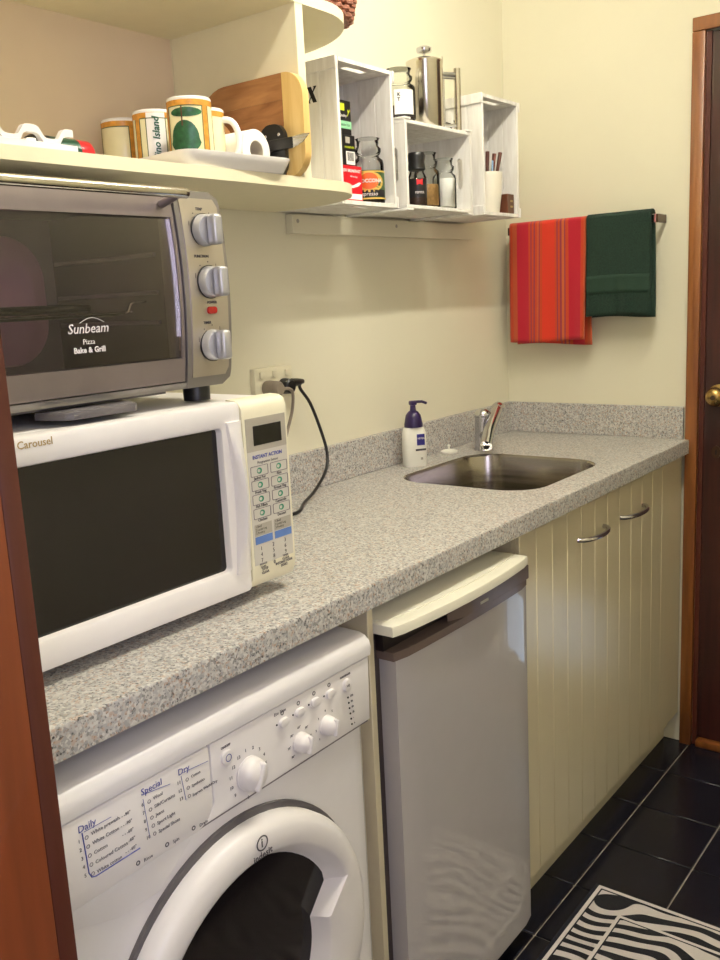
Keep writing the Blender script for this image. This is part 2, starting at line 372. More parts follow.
# ================================================================== SETTING
XL = -2.15            # room side of the left wall
YR = -2.0             # right wall
ZC = 2.42
TS = 0.1984; TX0, TY0 = -0.0017, -0.5725
flo = struct(box('floor', -4.25, 0.12, YR, 0.0, -0.03, -0.004, 'grout'), 'black square floor tiles with pale grout')
tile_me = None
for i in range(-1, 13):
    for j in range(-2, 8):
        cx, cy = TX0 - (i+0.5)*TS, TY0 - (j+0.5)*TS
        if cx > 0.06 or cx < XL-0.25 or cy < YR+0.05 or cy > -0.3 or (cy > -0.45 and cx > -0.95): pass
        if cx - TS/2 > 0.05 or cx < XL-0.3 or cy - TS/2 < YR or cy > -0.05: continue
        if tile_me is None:
            t = box('tile', -TS/2+0.002, TS/2-0.002, -TS/2+0.002, TS/2-0.002, -0.010, 0.0, 'tile', flo, 0.0012, 1); tile_me = t.data
        else:
            t = bpy.data.objects.new('tile', tile_me); COL.objects.link(t); t.parent = flo
        t.location = (cx, cy, 0)
def walls(name, boxes, mat='wall', label=None):
    bm = bmesh.new()
    for b in boxes: bbox(bm, *b)
    return struct(finish(name, bm, mat, smooth=False), label)
walls('wall_back', [(-4.25, 0.15, 0.0, 0.1, 0.0, ZC)], label='cream painted wall behind the bench')
walls('wall_right', [(-4.25, -3.5, YR-0.1, YR, 0.0, ZC), (-2.5, 0.15, YR-0.1, YR, 0.0, ZC), (-3.5, -2.5, YR-0.1, YR, 0.0, 0.92), (-3.5, -2.5, YR-0.1, YR, 2.08, ZC)])
DY0, DY1, DZ = -0.575, -1.375, 1.945
walls('wall_end', [(0.0, 0.1, DY0-0.0, 0.0, 0.0, ZC), (0.0, 0.1, YR, DY1, 0.0, ZC), (0.0, 0.1, DY1, DY0, DZ, ZC)], label='cream painted end wall beside the dark door')
JY = -0.730           # visible edge of the near doorway
walls('wall_left', [(XL-0.11, XL, JY+0.02, 0.0, 0.0, ZC), (XL-0.11, XL, YR, -1.70, 0.0, ZC), (XL-0.11, XL, -1.70, JY+0.02, 2.02, ZC)])
walls('ceiling', [(-4.25, 0.15, YR-0.1, 0.1, ZC, ZC+0.06)], 'ceiling')
walls('wall_rear', [(-4.35, -4.25, YR-0.1, 0.1, 0, ZC)])
wn = struct(plate('window_1', rrect(-3.498, -2.502, 0.922, 2.078, 0), YR-0.08, YR-0.03, 'white', None, 'y', [rrect(-3.45, -2.55, 0.97, 2.03, 0)]))
box('window_pane', -3.45, -2.55, YR-0.058, YR-0.052, 0.97, 2.03, 'hallglass', wn)

# near doorway lining (left foreground)
jb = struct(box('trim_1', XL-0.125, XL-0.012, JY, JY+0.02, 0.0, 2.0, 'jamb', None, 0.002), 'varnished reddish brown door jamb in the left foreground')
box('architrave_edge', XL-0.012, XL+0.006, JY+0.001, JY+0.07, 0.0, 2.04, 'jambdark', jb, 0.003)  # darker wood colour stands in for shade on the rounded, turned-away edge
# end-wall door frame
tr = struct(box('trim_2', -0.016, 0.0, DY0+0.028, DY0-0.004, 0.0, DZ-0.004, 'frame', None, 0.002), 'brown timber architrave round the dark door')
box('head_board', -0.016, 0.0, DY0+0.028, DY1-0.03, DZ-0.003, DZ+0.030, 'frame', tr, 0.002)
box('side_board', -0.016, 0.0, DY1+0.004, DY1-0.03, 0.0, DZ-0.004, 'frame', tr, 0.002)
box('lining', 0.0, 0.10, DY0-0.004, DY0-0.0165, 0.0, DZ-0.004, 'jambdark', tr)
box('threshold', -0.018, 0.10, DY0-0.018, DY1+0.018, 0.0, 0.022, 'frame', tr, 0.004)
# door leaf, with an invented pet flap added low down for bluish daylight reflections
dr = struct(plate('door_1', rrect(DY1+0.018, DY0-0.018, 0.024, DZ-0.006, 0), 0.004, 0.042, 'doorw', None, 'x', [rrect(-1.17, -0.80, 0.16, 0.40, 0.02)]), 'dark mahogany door with a brass knob')
fr_ = plate('added_flap_frame', rrect(-1.195, -0.775, 0.135, 0.425, 0.03), -0.004, 0.0038, 'whitep', dr, 'x', [rrect(-1.16, -0.81, 0.17, 0.39, 0.015)])
box('added_flap', 0.020, 0.024, -1.168, -0.802, 0.162, 0.398, 'flap', fr_)
kp = at(715, 397, 'x', -0.035)
kn = lathe('knob', [(0.0, -0.056), (0.012, -0.055), (0.022, -0.048), (0.026, -0.036), (0.023, -0.022), (0.014, -0.012), (0.012, -0.006), (0.026, -0.004), (0.030, -0.002), (0.030, 0.0038)], 'brass', dr, 28, (0, kp.y, kp.z), 'x', False)
kn['label'] = 'aged brass door knob'
lathe('key_barrel', [(0.0, -0.058), (0.006, -0.058), (0.007, -0.054)], 'darkbronze', kn, 16, (0, kp.y, kp.z), 'x', False)
kq = at(716, 452, 'x', 0.002)
ks = plate('keyhole_plate', circle(kq.y, kq.z, 0.012, 24, 0.017), 0.001, 0.0038, 'darkbronze', dr, 'x')
box('keyhole', 0.0002, 0.001, kq.y-0.002, kq.y+0.002, kq.z-0.007, kq.z+0.005, 'inkblack', ks)
box('strike_plate', -0.004, 0.0, DY0-0.0165, DY0-0.0175, 1.02, 1.10, 'darkbronze', tr)

# ceiling light: fluorescent batten
cl = thing('ceiling_light', (LAMP.x, LAMP.y, ZC), 'white fluorescent tube light on the ceiling', 'ceiling light')
box('batten_body', -0.63, 0.63, -0.03, 0.03, -0.040, -0.0005, 'white', cl, 0.004)
for sx in (-0.622, 0.610): box('lamp_holder', sx, sx+0.012, -0.014, 0.014, -0.090, -0.0402, 'white', cl, 0.003)
lathe('tube', [(0.0, -0.609), (0.016, -0.609), (0.016, 0.609), (0.0, 0.609)], 'lampglass', cl, 20, (0, 0, -0.070), 'x', False)

# ================================================================== WORKTOP
CF, CT, CB = -0.559, 0.900, 0.862
sink_loop = rrect(-0.806, -0.395, -0.481, -0.112, 0.085, 10)
wt = thing('worktop', (-1.07, -0.28, CB), 'long grey speckled laminate worktop along the cream wall', 'worktop')
O = -Vector((-1.07, -0.28, CB))
bm = bmesh.new()
plate_bm(bm, [(-0.003, CF), (-0.003, -0.001), (XL+0.003, -0.001), (XL+0.003, CF)], [sink_loop], CB, CT, 'z', 0.0)
es = [e for e in bm.edges if all(abs(v.co.y-CF) < 1e-5 and abs(v.co.z-CT) < 1e-5 for v in e.verts)]
bmesh.ops.bevel(bm, geom=es, offset=0.004, segments=3, profile=0.5, affect='EDGES')
bmesh.ops.translate(bm, vec=O, verts=bm.verts); finish('slab', bm, 'granite', wt, angle=50)
UH = 0.089
tag(box('upstand', XL+0.003, -0.0155, -0.015, -0.001, CT+0.0003, CT+UH, 'granite', None, 0.001, 1), 'long speckled laminate upstand along the back wall', 'upstand', 'worktop upstands')
tag(box('upstand', -0.015, -0.003, -0.541, -0.001, CT+0.0003, CT+UH, 'granite', None, 0.001, 1), 'short speckled laminate upstand on the end wall beside the door', 'upstand', 'worktop upstands')

# sink bowl
sk = thing('sink', (-0.6005, -0.2965, CT-0.19), 'stainless steel rounded rectangular sink bowl set in the worktop', 'sink')
So = -Vector((-0.6005, -0.2965, CT-0.19))
bm = bmesh.new()
cx, cy = -0.6005, -0.2965
def ring_at(sx, z, n=10, r=0.085):
    return [bm.verts.new((cx+(p[0]-cx)*sx[0], cy+(p[1]-cy)*sx[1], z)) for p in rrect(-0.806, -0.395, -0.481, -0.112, r, n)]
lv = [((0.996, 0.995), 0.8998), ((0.990, 0.988), 0.8995), ((0.980, 0.976), 0.892), ((0.955, 0.95), 0.775), ((0.945, 0.94), 0.745), ((0.91, 0.90), 0.725), ((0.80, 0.78), 0.716), ((0.15, 0.15), 0.712)]
rs = [ring_at(s, z) for s, z in lv]
for a, b in zip(rs[:-1], rs[1:]):
    for i in range(len(a)): bm.faces.new((a[i], a[(i+1) % len(a)], b[(i+1) % len(a)], b[i]))
bm.faces.new(rs[-1])
bmesh.ops.translate(bm, vec=So, verts=bm.verts); finish('bowl', bm, 'sinkst', sk, angle=60)
lathe('drain', [(0.0, 0.003), (0.02, 0.003), (0.034, 0.006), (0.04, 0.004)], 'chrome', sk, 28, (0, 0, 0.003), cap=False)

# mixer tap
tp0 = Vector((-0.358, -0.112, CT))
tp = thing('mixer_tap', tp0, 'chrome mixer tap at the back corner of the sink', 'tap')
lathe('body', [(0.026, 0.0), (0.026, 0.004), (0.024, 0.008), (0.0225, 0.055), (0.0215, 0.088), (0.0215, 0.092)], 'chrome', tp, 32)
lathe('lever_dome', [(0.0215, 0.0925), (0.0225, 0.099), (0.019, 0.107), (0.009, 0.113), (0.0, 0.114)], 'chrome', tp, 32, cap=False)
p0 = at(486, 446, 'y', -0.175)-tp0; p1 = at(489, 432, 'y', -0.160)-tp0; p2 = at(494, 418, 'y', -0.145)-tp0; p3 = at(498, 408, 'y', -0.135)-tp0
tube('spout', smooth_path([Vector((0, 0, 0.045)), (p0+p1)/2*0.62+Vector((0, 0, 0.014)), p1], 6), 0.012, 'chrome', tp, 16)
lv = tube('lever', smooth_path([p0, p1, p2, p3], 5), 0.010, 'chrome', tp, 20, radii=[0.0165-0.0001*i for i in range(16)])
lathe('lever_end', [(0, 0.017), (0.007, 0.0155), (0.0150, 0.011), (0.0175, 0.0), (0.0150, -0.011), (0.007, -0.0155), (0, -0.017)], 'chrome', tp, 24, p3, 'x', False)
lathe('aerator', [(0.0, -0.002), (0.007, -0.002), (0.0085, 0.006)], 'black', tp, 20, p0+Vector((-0.012, -0.008, -0.003)), 'z', False)

# soap dispenser
sb0 = Vector((-0.632, -0.070, CT)); rz = math.radians(-34)
sb = thing('soap_dispenser', sb0, 'white lotion pump bottle with a dark purple pump beside the sink', 'bottle', rz=rz)
bm = bmesh.new(); rr = []
for z, sx, sy in ((0.0, 0.90, 0.9), (0.004, 1, 1), (0.06, 1.0, 1), (0.085, 0.97, 0.98), (0.096, 0.86, 0.92), (0.100, 0.74, 0.86)):
    rr.append([bm.verts.new((p[0]*sx, p[1]*sy, z)) for p in rrect(-0.031, 0.031, -0.019, 0.019, 0.016, 6)])
for a, b in zip(rr[:-1], rr[1:]):
    for i in range(len(a)): bm.faces.new((a[i], a[(i+1) % len(a)], b[(i+1) % len(a)], b[i]))
bm.faces.new(rr[0]); bm.faces.new(rr[-1]); bt = finish('bottle_body', bm, 'lotion', sb, angle=50)
box('label', 0.000, 0.021, -0.0196, -0.0190, 0.055, 0.083, 'navy', bt)
text('NIVEA', 0.0068, (0.0018, -0.0198, 0.070), 'inkwhite', bt, bold=0.0001)
box('label_band', -0.004, 0.024, -0.0196, -0.0190, 0.041, 0.046, 'inkgrey', bt)
box('label_mark', 0.009, 0.015, -0.0196, -0.0190, 0.018, 0.024, 'dispgrey', bt)
pm = lathe('pump_collar', [(0.0235, 0.1003), (0.0235, 0.106), (0.019, 0.130), (0.012, 0.139), (0.008, 0.141), (0.0065, 0.155)], 'purple', sb, 28)
bm = bmesh.new(); bbox(bm, -0.009, 0.009, -0.008, 0.008, 0.155, 0.166, 0.003); tube_bm(bm, [(0.004, 0, 0.163), (0.025, 0, 0.162), (0.037, 0, 0.157)], 0.0036, 10); finish('pump_head', bm, 'purple', sb)
# plug
pl = thing('sink_plug', (-0.428, -0.045, CT), 'small white sink plug lying behind the sink', 'plug')
lathe('disc', [(0.0, 0.0), (0.023, 0.0), (0.024, 0.004), (0.018, 0.007), (0.006, 0.009), (0.0, 0.009)], 'lotion', pl, 28, cap=False)
lathe('pull', [(0.003, 0.009), (0.003, 0.016), (0.005, 0.019), (0.003, 0.022), (0.0, 0.022)], 'lotion', pl, 14, cap=False)

# ================================================================== SINK CABINET
cb = thing('sink_cabinet', (-0.49, -0.28, 0), 'cream sink cabinet with two tongue-and-groove doors', 'cabinet')
Co = Vector((0.49, 0.28, 0))
bm = bmesh.new()
for b in ((-0.972, -0.956, -0.520, -0.016, 0.09, 0.860), (-0.098, -0.004, -0.520, -0.016, 0.09, 0.860), (-0.956, -0.098, -0.520, -0.016, 0.09, 0.108), (-0.956, -0.098, -0.025, -0.016, 0.108, 0.860)): bbox(bm, *b)
bmesh.ops.translate(bm, vec=Co, verts=bm.verts); finish('carcass', bm, 'cream', cb, False)
box('filler_panel', -0.0965, -0.004, -0.538, -0.5202, 0.09, 0.858, 'cream', cb, 0.001, 1, Co)
box('kick_board', -0.972, -0.004, -0.498, -0.484, 0.0, 0.0895, 'cream', cb, 0.001, 1, Co)
PW = 0.0731
for d in range(2):
    x0 = -0.974 + d*6*PW; g = 0.0012
    door = box('door', x0+g, x0+6*PW-g, -0.532, -0.5205, 0.088, 0.852, 'cream', cb, 0.001, 1, Co)
    for k in range(6):
        a, b_ = x0+k*PW+(0.0012 if k == 0 else 0.0003), x0+(k+1)*PW-(0.0012 if k == 5 else 0.0003)
        box('plank', a, b_, -0.541, -0.5321, 0.088, 0.852, 'cream', door, 0.0016, 1, Co)
    hl, hr, hz = ((-0.704, -0.560, 0.779), (-0.462, -0.312, 0.777))[d]
    L = hr-hl; pts = []
    for i in range(25):
        t = i/24; s = math.sin(math.pi*t)
        pts.append(Vector((hl+L*t, -0.541-0.030*s**0.45 if 0 < t < 1 else -0.541, hz))+Co)
    h = tube('handle', pts, 0.0056, 'handle', door, 12); h['label'] = 'polished chrome bow handle'

# panel between washer and fridge
dp = box('divider_panel', -1.471, -1.457, -0.541, -0.016, 0.0, 0.861, 'cream', None, 0.001, 1)
tag(dp, 'narrow cream upright panel between washing machine and fridge', 'panel')

# ================================================================== BAR FRIDGE
FX0, FX1, FY = -1.452, -0.998, -0.572
fg = thing('bar_fridge', ((FX0+FX1)/2, -0.30, 0), 'pale silver bar fridge with a white top under the worktop', 'fridge')
Fo = Vector((-(FX0+FX1)/2, 0.30, 0))
box('body', FX0, FX1, -0.515, -0.03, 0.03, 0.805, 'fridge', fg, 0.004, 2, Fo)
box('door_seal', FX0+0.003, FX1-0.006, -0.5345, -0.5152, 0.05, 0.795, 'darkseal', fg, 0, 1, Fo)
def arch(x0, x1, yb, yf, bulge, n=14, r=0.005):
    pts = [(x1, yb), (x0, yb)]
    for i in range(n+1):
        t = i/n; pts.append((x0+(x1-x0)*t, yf-bulge*(1-(2*t-1)**2) + (r if i in (0, n) else 0)))
    return pts
bm = bmesh.new(); plate_bm(bm, arch(FX0+0.014, FX1, -0.535, FY, 0.0012), [], 0.045, 0.7645); bmesh.ops.translate(bm, vec=Fo, verts=bm.verts); fdoor = finish('door', bm, 'fridge', fg, angle=30)
# bronze control strip, with a finger recess at its left part
bm = bmesh.new(); plate_bm(bm, arch(FX0+0.008, FX1, -0.535, FY-0.001, 0.006), [], 0.765, 0.779); bmesh.ops.translate(bm, vec=Fo, verts=bm.verts); fs = finish('handle_strip', bm, 'bronze', fg, angle=30)
bm = bmesh.new(); plate_bm(bm, [(FX1, -0.535), (FX0+0.215, -0.535), (FX0+0.17, FY+0.006)]+[(FX0+0.205+(FX1-FX0-0.205)*i/8, FY-0.001-0.006*(1-(2*(0.205+(FX1-FX0-0.205)*i/8)/(FX1-FX0)-1)**2)) for i in range(9)], [], 0.7792, 0.8055); bmesh.ops.translate(bm, vec=Fo, verts=bm.verts); finish('strip_upper', bm, 'bronze', fs, angle=30)
box('finger_recess', FX0+0.006, FX0+0.213, -0.550, -0.535, 0.7792, 0.8055, 'darkrec', fs, 0, 1, Fo)
pb = at(485, 604, 'y', FY-0.008)
box('badge', pb.x-0.014, pb.x+0.014, FY-0.0074, FY-0.0066, 0.785, 0.790, 'dispgrey', fs, 0.0002, 1, Fo)
bm = bmesh.new(); plate_bm(bm, arch(FX0-0.001, FX1-0.007, -0.03, FY-0.006, 0.014, 18, 0.003), [], 0.8095, 0.8265, 'z', 0.004); bmesh.ops.translate(bm, vec=Fo, verts=bm.verts); ts = finish('top_slab', bm, 'fridgetop', fg, angle=30)
bm = bmesh.new(); plate_bm(bm, arch(FX0+0.008, FX1-0.015, -0.04, FY+0.020, 0.016, 18, 0.004), [], 0.8264, 0.8285, 'z', 0.0010); bmesh.ops.translate(bm, vec=Fo, verts=bm.verts); finish('top_inlay', bm, 'fridgetop', ts, angle=30)
for sx in (FX0+0.05, FX1-0.05):
    for sy in (-0.47, -0.08): lathe('foot', [(0.018, 0.0), (0.018, 0.0295)], 'black', fg, 16, Vector((sx, sy, 0))+Fo)

# ================================================================== WASHING MACHINE
WX0, WX1, WY, WZ = -2.090, -1.492, -0.550, 0.828
wm = thing('washing_machine', ((WX0+WX1)/2, -0.30, 0), 'white front-loading washing machine with a dark porthole', 'washing machine')
Wo = Vector((-(WX0+WX1)/2, 0.30, 0))
bm = bmesh.new(); plate_bm(bm, [(WX1, -0.045), (WX0, -0.045)]+[(p[0], p[1]) for p in ((WX0, WY+0.03), (WX0+0.006, WY+0.012), (WX0+0.02, WY+0.004), (WX0+0.04, WY), (WX1-0.04, WY), (WX1-0.02, WY+0.004), (WX1-0.006, WY+0.012), (WX1, WY+0.03))], [], 0.015, 0.785); bmesh.ops.translate(bm, vec=Wo, verts=bm.verts); finish('body', bm, 'white', wm, angle=50)
# lid with rounded front roll
bm = bmesh.new(); prof = [(-0.03, 0.827), (-0.49, 0.827), (-0.540, 0.8265), (-0.551, 0.823), (-0.5585, 0.8155), (-0.561, 0.806), (-0.5595, 0.7925), (-0.03, 0.7925)]
plate_bm(bm, [(p[0], p[1]) for p in prof], [], WX0, WX1, 'x', 0.0); bmesh.ops.translate(bm, vec=Wo, verts=bm.verts); finish('lid', bm, 'white', wm, angle=40)
SX = -1.826
# drawer front: left part of the fascia
PY = -0.558
dw = plate('drawer_front', rrect(WX0+0.004, SX-0.0004, 0.687, 0.7900, (0.004, 0.004, 0.03, 0.030)), PY+0.0065, PY-0.0, 'whitep', wm, 'y', (), 0.003)
dw.location = Wo
fa = plate('control_fascia', [(SX+0.0015, 0.7900), (SX+0.0015, 0.712), (SX-0.006, 0.699), (SX-0.016, 0.690), (WX1-0.006, 0.690), (WX1-0.003, 0.7900)], PY+0.0065, PY+0.0005, 'whitep', wm, 'y', (), 0.0015)
fa.location = Wo
bm = bmesh.new()
vsx = [(WX0+0.004, 0.6865), (SX-0.03, 0.6865), (SX-0.09, 0.640), (WX0+0.11, 0.642), (WX0+0.03, 0.670)]
plate_bm(bm, vsx, [], WY+0.001, WY-0.0035, 'y', 0.002); bmesh.ops.translate(bm, vec=Wo, verts=bm.verts); finish('drawer_lip', bm, 'white', wm)
def wpt(px, py, y=PY): return at(px, py, 'y', y)+Wo
def wtext(s, size, px, py, mat='inkgrey', par=None, **k):
    p = wpt(px, py); return text(s, size, (p.x, PY+Wo.y-0.0004, p.z), mat, par, **k)
o = Vector((0, 0, 0))
def dtext(s, size, px, py, mat='inkgrey', **k):
    p = at(px, py, 'y', PY); return text(s, size, (p.x, PY-0.0003, p.z), mat, dw, **k)
def ftext(s, size, px, py, mat='inkgrey', **k):
    p = at(px, py, 'y', PY); return text(s, size, (p.x, PY-0.0, p.z), mat, fa, **k)
dtext('Daily', 0.0115, 78, 834, 'inkblue'); dtext('Special', 0.0115, 141, 796, 'inkblue'); dtext('Dry', 0.0115, 178, 776, 'inkblue')
for k, s in enumerate(('White prewash', 'White Cotton', 'Cotton', 'Coloured Cotton', 'White cotton')):
    dtext(s, 0.0062, 91+1.5*k, 835.5+9.3*k+0.2*k, 'inkgrey'); dtext(str(k+1), 0.0062, 78+1.6*k, 844+8.5*k, 'inkgrey')
    dtext('- - -90°' if k < 2 else '- - -60°', 0.0056, 119+1.6*k, 819.5+8.6*k, 'inkgrey')
    p = at(86.5+1.6*k, 837.5+9.0*k, 'y', PY); plate('cycle_icon', circle(p.x, p.z, 0.0024, 12), PY-0.0005, PY-0.0001, 'seam', dw, 'y', [circle(p.x, p.z, 0.0017, 12)])
for k, s in enumerate(('Wool', 'Silk/Curtains', 'Jeans', 'Sport Light', 'Special Shoes')):
    dtext(s, 0.0062, 153+1.4*k, 800+8.3*k, 'inkgrey'); dtext(str(k+6), 0.0062, 141.5+1.2*k, 807+8.3*k, 'inkgrey')
    p = at(149+1.4*k, 801.5+8.0*k, 'y', PY); plate('cycle_icon', circle(p.x, p.z, 0.0024, 12), PY-0.0005, PY-0.0001, 'seam', dw, 'y', [circle(p.x, p.z, 0.0017, 12)])
for k, s in enumerate(('Cotton', 'Synthetics', 'Express Wash&Dry')):
    dtext(s, 0.0052, 191+0.8*k, 778+9.2*k, 'inkgrey'); dtext(str(k+11), 0.0062, 177+1.2*k, 785.5+8.0*k, 'inkgrey')
    p = at(187+1.1*k, 779.5+8.2*k, 'y', PY); plate('cycle_icon', circle(p.x, p.z, 0.0024, 12), PY-0.0005, PY-0.0001, 'seam', dw, 'y', [circle(p.x, p.z, 0.0017, 12)])
for (s, x, y) in (('Rinse', 144, 862), ('Spin', 173, 843.5), ('Drain', 199.5, 827)):
    dtext(s, 0.006, x, y); p = at(x-6, y+1, 'y', PY); plate('cycle_icon', circle(p.x, p.z, 0.003, 12), PY-0.0005, PY-0.0001, 'inkgrey', dw, 'y', [circle(p.x, p.z, 0.0017, 12)])
def rule(pts, w, mat):                                  # thin printed rule through photo points
    P = [at(x, y, 'y', PY) for x, y in pts]
    bm = bmesh.new(); tube_bm(bm, [(p.x, PY-0.00005, p.z) for p in P], w, 6); finish('printed_rule', bm, mat, dw)
rule([(82, 833), (86, 855), (89, 873), (92, 877), (96, 876), (140, 848)], 0.0008, 'inkblue')
rule([(84, 832), (111, 817)], 0.0004, 'inkblue'); rule([(142, 795), (170, 784)], 0.0004, 'inkblue'); rule([(182, 773), (208, 761)], 0.0004, 'inkblue')
rule([(143, 799), (150, 838)], 0.0004, 'inkblue'); rule([(181, 776), (186, 800)], 0.0004, 'inkblue')
bm = bmesh.new(); bbox(bm, WX0+0.003, WX1-0.005, WY-0.0022, WY-0.0005, 0.6845, 0.7922); bmesh.ops.translate(bm, vec=Wo, verts=bm.verts); finish('fascia_gap', bm, 'seam', wm)
# knobs and buttons
def wknob(px, py, r, h, rot):
    p = at(px, py, 'y', PY)
    k = bpy.data.objects.new('k', None)
    kb = lathe('knob', [(r*1.04, 0.0), (r*1.04, -h*0.12), (r, -h*0.14), (r*0.97, -h*0.5), (r*0.86, -h*0.80), (r*0.62, -h*1.0), (r*0.3, -h*1.1), (0, -h*1.12)], 'whitep', wm, 28, Vector((p.x, PY, p.z))+Wo, 'y', False)
    bpy.data.objects.remove(k)
    bm = bmesh.new(); bbox(bm, -r*0.17, r*0.17, -h*1.28, -h*0.5, -r*0.86, r*0.86, r*0.14, 3)
    bmesh.ops.rotate(bm, cent=(0, 0, 0), matrix=Matrix.Rotation(rot, 3, 'Y'), verts=bm.verts); bmesh.ops.translate(bm, vec=Vector((p.x, PY, p.z))+Wo, verts=bm.verts)
    finish('grip', bm, 'whitep', kb, angle=60)
    return p
pk = wknob(249, 773, 0.0225, 0.020, math.radians(25))
for k in range(14):
    a = math.radians(215-k*360/15.0)
    x, z = pk.x+0.033*math.cos(a), pk.z+0.033*math.sin(a)
    text(str((k+8) % 13+1), 0.0065, (x, PY-0.0, z-0.002), 'inkgrey', fa, align='CENTER')
for q, (px, py) in enumerate(((300, 742), (326, 725))):
    p = wknob(px, py, 0.0145, 0.018, math.radians(12))
    for k in range(7):
        a = math.radians(225-k*45); x, z = p.x+0.022*math.cos(a), p.z+0.022*math.sin(a)
        text('%d°' % (90-10*k) if q == 0 else '%d' % (1+k), 0.0048, (x, PY-0.0, z-0.0015), 'inkgrey', fa, align='CENTER')
def wbutton(px, py, rx, rz, nm='button'):
    p = at(px, py, 'y', PY)
    b = plate(nm, rrect(p.x-rx, p.x+rx, p.z-rz, p.z+rz, min(rx, rz)*0.95), PY+0.001, PY-0.004, 'whitep', wm, 'y', (), 0.0012); b.location = Wo; return b, p
for (px, py) in ((283.5, 722), (299.5, 712), (315, 702), (330, 693.5)):
    b, p = wbutton(px, py, 0.0088, 0.0062)
    plate('led', circle(p.x-0.0135, p.z+0.001, 0.0013, 10), PY+0.0004, PY-0.0006, 'inkblack', fa, 'y')
    plate('icon', circle(p.x-0.001, p.z+0.0135, 0.0032, 14), PY+0.0004, PY-0.0001, 'inkgrey', fa, 'y', [circle(p.x-0.001, p.z+0.0135, 0.002, 14)])
ftext('Eco Time', 0.0062, 274, 717, 'inkgrey', shear=0.2)
b, p = wbutton(226.5, 757, 0.0098, 0.0098, 'power_button')
text('ON/OFF', 0.0045, (p.x, PY-0.0, p.z+0.013), 'inkgrey', fa, align='CENTER', bold=0.00015)
plate('power_mark', circle(p.x, p.z, 0.0052, 24), PY-0.0042, PY-0.0039, 'inkblue', b, 'y', [circle(p.x, p.z, 0.0041, 24)])
b, p = wbutton(346.5, 685, 0.0078, 0.0098, 'start_button')
text('START/PAUSE', 0.0040, (p.x-0.002, PY-0.0, p.z+0.014), 'inkgrey', fa, align='CENTER', bold=0.00015)
text('>II', 0.0065, (p.x-0.0045, PY-0.0042, p.z-0.002), 'inkgrey', b)
for k in range(6):
    p = at(348+0.8*k, 697.5+5.3*k, 'y', PY); plate('led', circle(p.x, p.z, 0.0015, 10), PY+0.0004, PY-0.0006, 'inkblack', fa, 'y')
    text(('12h', '9h', '6h', '3h', '-', 'o')[k], 0.005, (p.x+0.005, PY, p.z-0.0015), 'inkgrey', fa)
# porthole door
DCX, DCZ, RO_, RI = -1.788, 0.431, 0.229, 0.186
def ring_pts(r, n=72): return circle(DCX, DCZ, r, n)
plate('ring_shade_disc', circle(DCX, DCZ+0.007, 0.2315, 72), WY+0.002, WY-0.006, 'greyseal', wm, 'y').location = Wo  # grey disc set higher than the ring, standing in for its shadow band
notch = []                                             # inner outline: circle with a handle notch at the upper right
for i in range(72):
    a = 2*math.pi*i/72; d = math.degrees(a); d = d if d < 180 else d-360; r = RI
    if 22 < d <= 50: r = RI+0.006*(50-d)/28.0
    elif -70 < d <= 22:
        k = min(1.0, (22-d)/12.0)*min(1.0, (d+70)/45.0); k = k*k*(3-2*k); r = RI+0.006*(1-k)-0.050*k
    notch.append((DCX+r*math.cos(a), DCZ+r*math.sin(a)))
bm = bmesh.new()
N = 72; P_ = lambda q, y: (q[0], y, q[1])
loops = [[P_(q, WY-0.006) for q in ring_pts(RO_)], [P_(q, WY-0.022) for q in ring_pts(RO_)], [P_(q, WY-0.031) for q in ring_pts(RO_-0.006)], [P_(q, WY-0.036) for q in ring_pts(RO_-0.016)],
         [P_((DCX+(q[0]-DCX)*1.03, DCZ+(q[1]-DCZ)*1.03), WY-0.037) for q in notch], [P_(q, WY-0.034) for q in notch], [P_((DCX+(q[0]-DCX)*0.93, DCZ+(q[1]-DCZ)*0.93), WY-0.012) for q in notch], [P_((DCX+(q[0]-DCX)*0.90, DCZ+(q[1]-DCZ)*0.90), WY-0.007) for q in notch]]
vv = [[bm.verts.new(p) for p in L] for L in loops]
for a, b in zip(vv[:-1], vv[1:]):
    for i in range(N): bm.faces.new((a[i], a[(i+1) % N], b[(i+1) % N], b[i]))
bmesh.ops.translate(bm, vec=Wo, verts=bm.verts); dring = finish('door_ring', bm, 'whitep', wm, angle=40)
lathe('door_glass', [(0.180, -0.0075), (0.150, -0.0085), (0.10, -0.0105), (0.05, -0.0115), (0.0, -0.012)], 'washglass', wm, 64, Vector((DCX, WY, DCZ))+Wo, 'y', False, 60)
pa = at(262, 843, 'y', WY-0.037); LY = WY-0.0375+Wo.y
lx, lz = pa.x+Wo.x, pa.z
plate('brand_ring', circle(lx, lz, 0.0105, 32), LY, LY-0.0004, 'inkgrey', dring, 'y', [circle(lx, lz, 0.0086, 32)])
text('i', 0.018, (lx-0.0022, LY, lz-0.0055), 'inkgrey', dring, bold=0.0003)
text('indesit', 0.0125, (lx, LY, lz-0.0205), 'inkgrey', dring, align='CENTER', bold=0.0002, space=1.05)
for sx in (WX0+0.05, WX1-0.05):
    for sy in (-0.52, -0.10): lathe('foot', [(0.02, 0.0), (0.02, 0.0145)], 'black', wm, 16, Vector((sx, sy, 0))+Wo)

